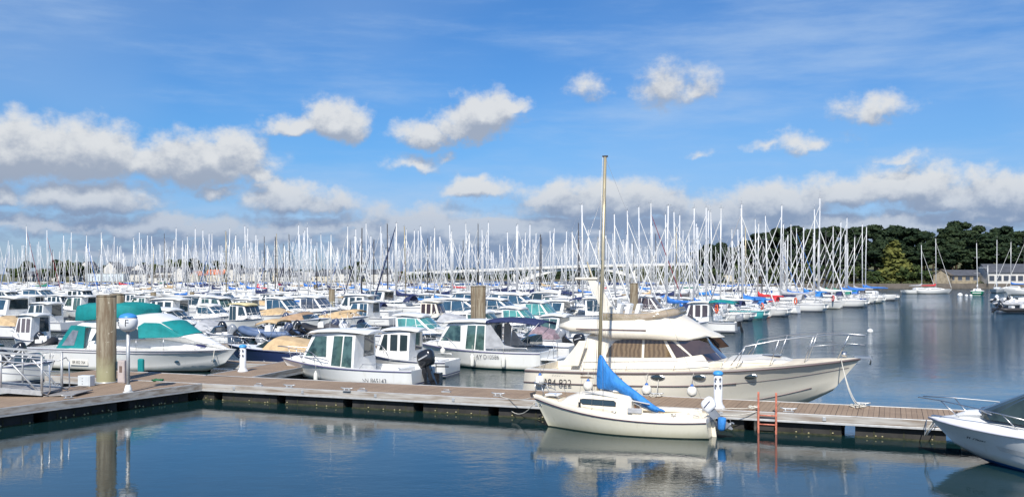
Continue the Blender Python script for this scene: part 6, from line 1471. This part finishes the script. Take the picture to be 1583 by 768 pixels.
def woods():
    rng = random.Random(5)
    prof = [(1075, 395), (1100, 378), (1130, 372), (1160, 362), (1200, 352), (1240, 352), (1280, 350), (1320, 349), (1345, 352), (1366, 345), (1395, 348), (1415, 349), (1440, 352), (1458, 350), (1480, 342), (1505, 341), (1515, 341), (1535, 345), (1560, 345), (1583, 352), (1640, 350)]
    def top(x):
        for (a, ya), (b, yb) in zip(prof, prof[1:]):
            if a <= x <= b: return ya + (yb - ya) * (x - a) / (b - a)
        return prof[-1][1]
    x = 1078; i = 0
    while x < 1630:       # skyline row
        D = 372 + rng.uniform(-14, 20); put_tree('pine', i, x, D, top(x) + rng.choice((-5, -1, 2, 5, 10)) + rng.uniform(-1, 3), f'dark pine on the headland skyline, {ORD[min(i, 33)]} from the bridge end', 'pines on the wooded headland', rng.uniform(.95, 1.35)); x += rng.uniform(14, 24); i += 1
    x = 1090; i = 0
    while x < 1625:
        D = 348 + rng.uniform(-8, 8); put_tree('pine', i + 1, x, D, top(x) + rng.uniform(16, 34), f'dark pine in the headland\'s middle rank, {ORD[min(i, 33)]} from the bridge end', 'pines on the wooded headland', rng.uniform(1., 1.5)); x += rng.uniform(16, 24); i += 1
    x = 1095; i = 0
    while x < 1620:
        D = 337 + rng.uniform(-3, 3)
        if not 1360 < x < 1405: put_tree('pine', i + 2, x, D, rng.uniform(378, 398), f'low dark pine in the headland\'s front rank, {ORD[min(i, 33)]} from the bridge end', 'pines on the wooded headland', rng.uniform(1.6, 2.1))
        x += rng.uniform(15, 22); i += 1
    x = 1085; i = 0
    while x < 1445 or x < 1620:
        if not 1440 < x < 1515 and not 1530 < x:
            D = 330 + rng.uniform(-3, 6); put_tree('oak', i, x, D, rng.uniform(402, 416), f'green broadleaf tree at the headland\'s foot, {ORD[min(i, 33)]} from the bridge end', 'broadleaf trees at the shore', 1.2)
        i += 1; x += rng.uniform(15, 22)
    put_tree('gold', 0, 1383, 333, 370, 'yellow green cypress before the dark pines', None, 1.75)
    r = put_tree('oak', 1, 1462, 341, 408, 'green tree on the slope left above the stone hut', 'broadleaf trees at the shore', 1.4); put_tree('oak', 2, 1500, 343, 404, 'green tree on the slope right above the stone hut', 'broadleaf trees at the shore', 1.5)
    # left shore
    tops = [(-20, 415), (20, 412), (28, 405), (42, 402), (60, 415), (78, 408), (86, 400), (97, 398), (108, 400), (122, 404), (130, 405), (145, 407), (160, 407), (180, 406), (205, 409), (222, 404), (238, 403), (252, 405), (262, 408), (272, 396), (284, 394), (296, 398), (308, 402), (322, 408), (335, 402), (345, 400), (356, 403), (372, 410), (385, 412), (398, 414), (412, 415), (424, 412), (440, 415), (466, 415), (480, 414), (546, 406), (556, 404), (620, 417), (640, 418), (665, 420), (690, 420)]
    for i, (x, y) in enumerate(tops): put_tree('oak' if i % 3 else 'pine', i, x, (358 + rng.uniform(-3, 4) if 18 < x < 64 or 76 < x < 132 else 405 + rng.uniform(-15, 30)) if x < 600 else 520, y + rng.uniform(-1, 2), f'{"broadleaf tree" if i % 3 else "pine"} on the town shore, {ORD[min(i, 40)] if i < 34 else ["thirty-fifth", "thirty-sixth", "thirty-seventh", "thirty-eighth", "thirty-ninth", "fortieth", "forty-first"][i - 34]} from the left', 'trees of the town shore', 1.3)
    # far bank under the bridge: one dark wood, and the low scrub on the headland foot
    m = crown_mesh('x', [((rx, 700 + rng.uniform(0, 60), rng.uniform(.5, 5.5)), (rng.uniform(5, 8), rng.uniform(3.5, 5.5))) for rx in [(-170 + 5.2 * k) for k in range(66)]], 15000, 1.6, PINE, rng); o = m.build('far_woodland', fixn=False); tag(o, 'dark far-off wood along the river bank under the bridge', 'woodland', None, 'stuff')
    cl = []
    for k in range(150):
        px = rng.uniform(1075, 1620); D = rng.uniform(321, 345)
        if 1448 < px < 1512 and D < 334 or px > 1535 and D < 341: continue
        X = (px - CX) * D / FP; cl.append(((X, D, max(1, terr(X, D)) + .3), (rng.uniform(1., 2.2), rng.uniform(.7, 1.4))))
    m = crown_mesh('x', cl, 12000, .6, SHRUB, rng); tag(m.build('shrubbery', fixn=False), 'olive green scrub covering the foot of the headland', 'shrubs', None, 'stuff')
woods()
for k, v in TP.items():
    for r in v:
        if r.name not in tused:
            for o in [r] + KIDS.get(r.name, []): bpy.data.objects.remove(o)

# ---------------------------------------------------------------- buildings
WALLS = {'white': mat('render_white', (.62, .60, .56), .85, var=.05, vs=.3), 'cream': mat('render_cream', (.62, .56, .44), .85, var=.06, vs=.3), 'grey': mat('render_grey', (.45, .45, .44), .85, var=.06, vs=.3), 'stone': mat('granite_wall', (.33, .28, .20), .9, var=.14, vs=1.2), 'blue': mat('cladding_pale_blue', (.60, .68, .74), .5, var=.04, vs=.2)}
ROOFS = {'slate': mat('slate_roof', (.085, .09, .105), .6, var=.1, vs=.8), 'tile': mat('orange_tile_roof', (.52, .15, .065), .8, var=.1, vs=.8), 'flat': mat('roof_pale', (.5, .5, .48), .8, var=.05, vs=.3), 'brown': mat('stone_slab_roof', (.14, .12, .10), .8, var=.1, vs=.8)}
WIN = mat('house_window', (.05, .06, .08), .1, var=0, coat=.5)
def house(px, D, w, d, h, rh, rot, wall, roof, label, cat='house', z=None, name='house', nw=3, floors=1, chim=True, group='houses along the town shore', win=(1.0, 1.2)):
    x = (px - CX) * D / FP; z = terr(x, D + d / 2) if z is None else z; root = empty(name, (x, D, z - .4), rot, label, cat, group); h += .6; k_ = .56 if px < 700 else 1.; root.scale = (k_ * 1.12, k_, k_)
    m = MB(); m.box((0, d / 2, h / 2), (w, d, h), WALLS[wall])
    if rh > 0:
        for s in (-1, 1): m.poly([(s * w / 2, 0, h), (s * w / 2, d, h), (s * w / 2, d / 2, h + rh)], WALLS[wall])
    m.build('wall', root)
    r = MB(); e = .45
    if rh > 0:
        for (y0, y1) in ((-e, d / 2), (d + e, d / 2)):
            zz = h - rh * e / (d / 2); a = [(-w / 2 - .3, y0, zz), (w / 2 + .3, y0, zz), (w / 2 + .3, y1, h + rh + .02), (-w / 2 - .3, y1, h + rh + .02)]
            r.loft([[Vector(q) + Vector((0, 0, .04)) for q in a], [Vector(q) + Vector((0, 0, .22)) for q in a]], ROOFS[roof], smooth=False)
    else: r.box((0, d / 2, h + .15), (w + .5, d + .5, .3), ROOFS[roof])
    ro = r.build('roof', root)
    if chim and rh > 0: c = MB(); c.box((w * .38, d / 2, h + rh + .2), (.9, .7, 1.4), WALLS[wall]); c.build('chimney', ro)
    for f in range(floors):
        for i in range(nw):
            wx = -w / 2 + w * (i + .5) / nw; wz = .6 + 1.6 + f * 2.7; q = MB(); q.box((wx, -.03, wz), (win[0], .08, win[1]), WIN); o = q.build('window', root)
            q = MB(); q.box((wx, -.05, wz - win[1] / 2 - .06), (win[0] + .2, .16, .08), WALLS['white']); q.build('sill', o)
    return root
def town():
    B_ = house
    B_(52, 365, 13, 8, 4., 2.6, .1, 'grey', 'slate', 'grey house right of the white gabled one by the left edge', nw=4)
    B_(75, 375, 14, 9, 5.5, 3.2, .0, 'white', 'slate', 'white two-storey house under the tall dark trees', floors=2)
    B_(152, 366, 30, 14, 5.2, 0, .02, 'blue', 'flat', 'long pale blue shed on the quay left of the thick pile', 'shed', name='boat_shed', nw=9, chim=False, group=None, win=(.25, 3.6))
    B_(124, 388, 12, 8, 8, 3, .3, 'white', 'slate', 'white house behind the shed\'s left end', floors=2)
    B_(146, 392, 9, 9, 9, 4.5, 1.3, 'white', 'slate', 'narrow white gable behind the middle of the shed', floors=3, nw=2)
    B_(186, 386, 11, 9, 9, 4.2, 1.4, 'white', 'slate', 'white pointed gable above the shed\'s right end', floors=3, nw=2)
    B_(205, 380, 13, 8, 7, 3, 0, 'cream', 'slate', 'cream house between the shed and the white gables', floors=2)
    B_(229, 378, 11, 9, 8.0, 3.5, 1.45, 'white', 'slate', 'white front gable with one dark window behind the masts', floors=2, nw=1)
    B_(212, 372, 14, 8, 5, 2.4, .1, 'white', 'slate', 'long white house with slate roof below the front gable', floors=1, nw=4)
    B_(262, 374, 17, 9, 6.2, 3.4, 0, 'white', 'slate', 'white house with broad slate roof left of the orange roof', floors=2, nw=4)
    B_(244, 360, 15, 7, 3., 1.4, 0, 'white', 'brown', 'low white quayside building under the broad slate roof', nw=5)
    B_(293, 372, 10, 9, 6, 3.4, 1.35, 'white', 'slate', 'white gable touching the orange roofed house', floors=2, nw=2)
    B_(332, 372, 11, 9, 4.8, 3.0, -.05, 'cream', 'tile', 'cream house under a bright orange tiled roof', nw=3)
    B_(312, 366, 6.5, 7, 4.2, 2.6, 1.2, 'cream', 'tile', 'small gabled annex with orange tiles', nw=1)
    B_(355, 384, 12, 9, 8.5, 3.4, .1, 'white', 'slate', 'white house up behind the orange roof', floors=2)
    B_(385, 376, 15, 9, 5.6, 3.2, 0, 'white', 'slate', 'white house with slate roof right of the orange one', floors=2)
    B_(404, 372, 10, 8, 6.2, 0, 0, 'white', 'flat', 'white flat-roofed block right of the slate house', floors=2)
    B_(432, 384, 14, 9, 6, 2.8, .1, 'cream', 'slate', 'cream house between the flat block and the white hall', floors=2)
    B_(478, 378, 22, 12, 6.4, 0, 0, 'white', 'flat', 'wide white hall above the middle of the town shore', 'hall', name='hall', floors=1, nw=6, chim=False, group=None)
    B_(520, 384, 16, 9, 5.6, 2.6, 0, 'white', 'slate', 'white house right of the wide hall', floors=2)
    B_(498, 368, 12, 8, 4, 2.4, .2, 'cream', 'slate', 'cream quayside house before the wide hall')
    B_(585, 430, 18, 10, 5.5, 3, 0, 'white', 'slate', 'last white house toward the bridge', floors=2)
    B_(445, 364, 14, 8, 3.6, 2.2, 0, 'grey', 'slate', 'grey quayside house left of the wide hall')
    # quay wall
    m = MB(); 
    for i in range(30): m.box((-330 + i * 10.05, 351 + abs(i - 15) * .0 - .05 * (-330 + i * 10) * -1 * 0, .7), (10, 2.2, 2.4), WALLS['stone'])
    tag(m.build('quay_wall'), 'long low granite quay wall below the town houses', 'wall')
    # right shore: hut, restaurant, white villa, sea wall
    r = B_(1470, 323, 4.4, 5, 2.6, 1.7, pi / 2 - .6, 'stone', 'brown', 'small stone hut with pinkish gable on the wooded shore', 'hut', name='stone_hut', nw=1, chim=False, group=None, z=1.6)
    B_(1490, 326, 9, 6, 2.5, 1.6, -.05, 'stone', 'slate', 'open fronted shed with grey roof adjoining the stone hut', 'shed', name='shed', nw=4, chim=False, group=None, z=1.6, win=(1.2, 1.5))
    B_(1572, 322, 17, 9, 3.6, 2.6, .0, 'white', 'slate', 'shoreside restaurant with dark roof and dark window band', 'restaurant', name='restaurant', nw=8, chim=False, group=None, z=1.5, win=(1.5, 1.7))
    B_(1585, 362, 9, 8, 3.0, .8, .0, 'white', 'flat', 'white villa among the pines above the restaurant', 'villa', name='villa', nw=4, chim=False, group=None, z=8.6, win=(1.4, 1.2))
    B_(1240, 334, 10, 7, 3.4, 2., .1, 'white', 'slate', 'white house glimpsed behind the yacht masts on the headland', nw=3, group=None)
    B_(1120, 332, 12, 7, 3.4, 2., -.1, 'cream', 'slate', 'cream house at the headland end near the bridge', nw=3, group=None)
    m = MB()
    for i in range(14): m.box((70 + i * 9, 317.5 + max(0, 70 + i * 9 - 170) * .16, .5), (9.05, 1.6, 2.2), ROOFS['brown'])
    tag(m.build('sea_wall'), 'low brown sea wall along the wooded shore', 'wall')
    # signal mast by the shore
    r = empty('signal_post', (*at(1527, 445, 316)[:2], 1.2), 0, 'pale post with a crossarm on the shore right of the green yacht', 'post'); m = MB(); m.tube([(0, 0, 0), (0, 0, 6.4)], .16, GALV, 8); m.build('post', r); m = MB(); m.box((-1.5, 0, 5.6), (3.2, .14, .14), GALV); m.build('crossarm', r)
town()
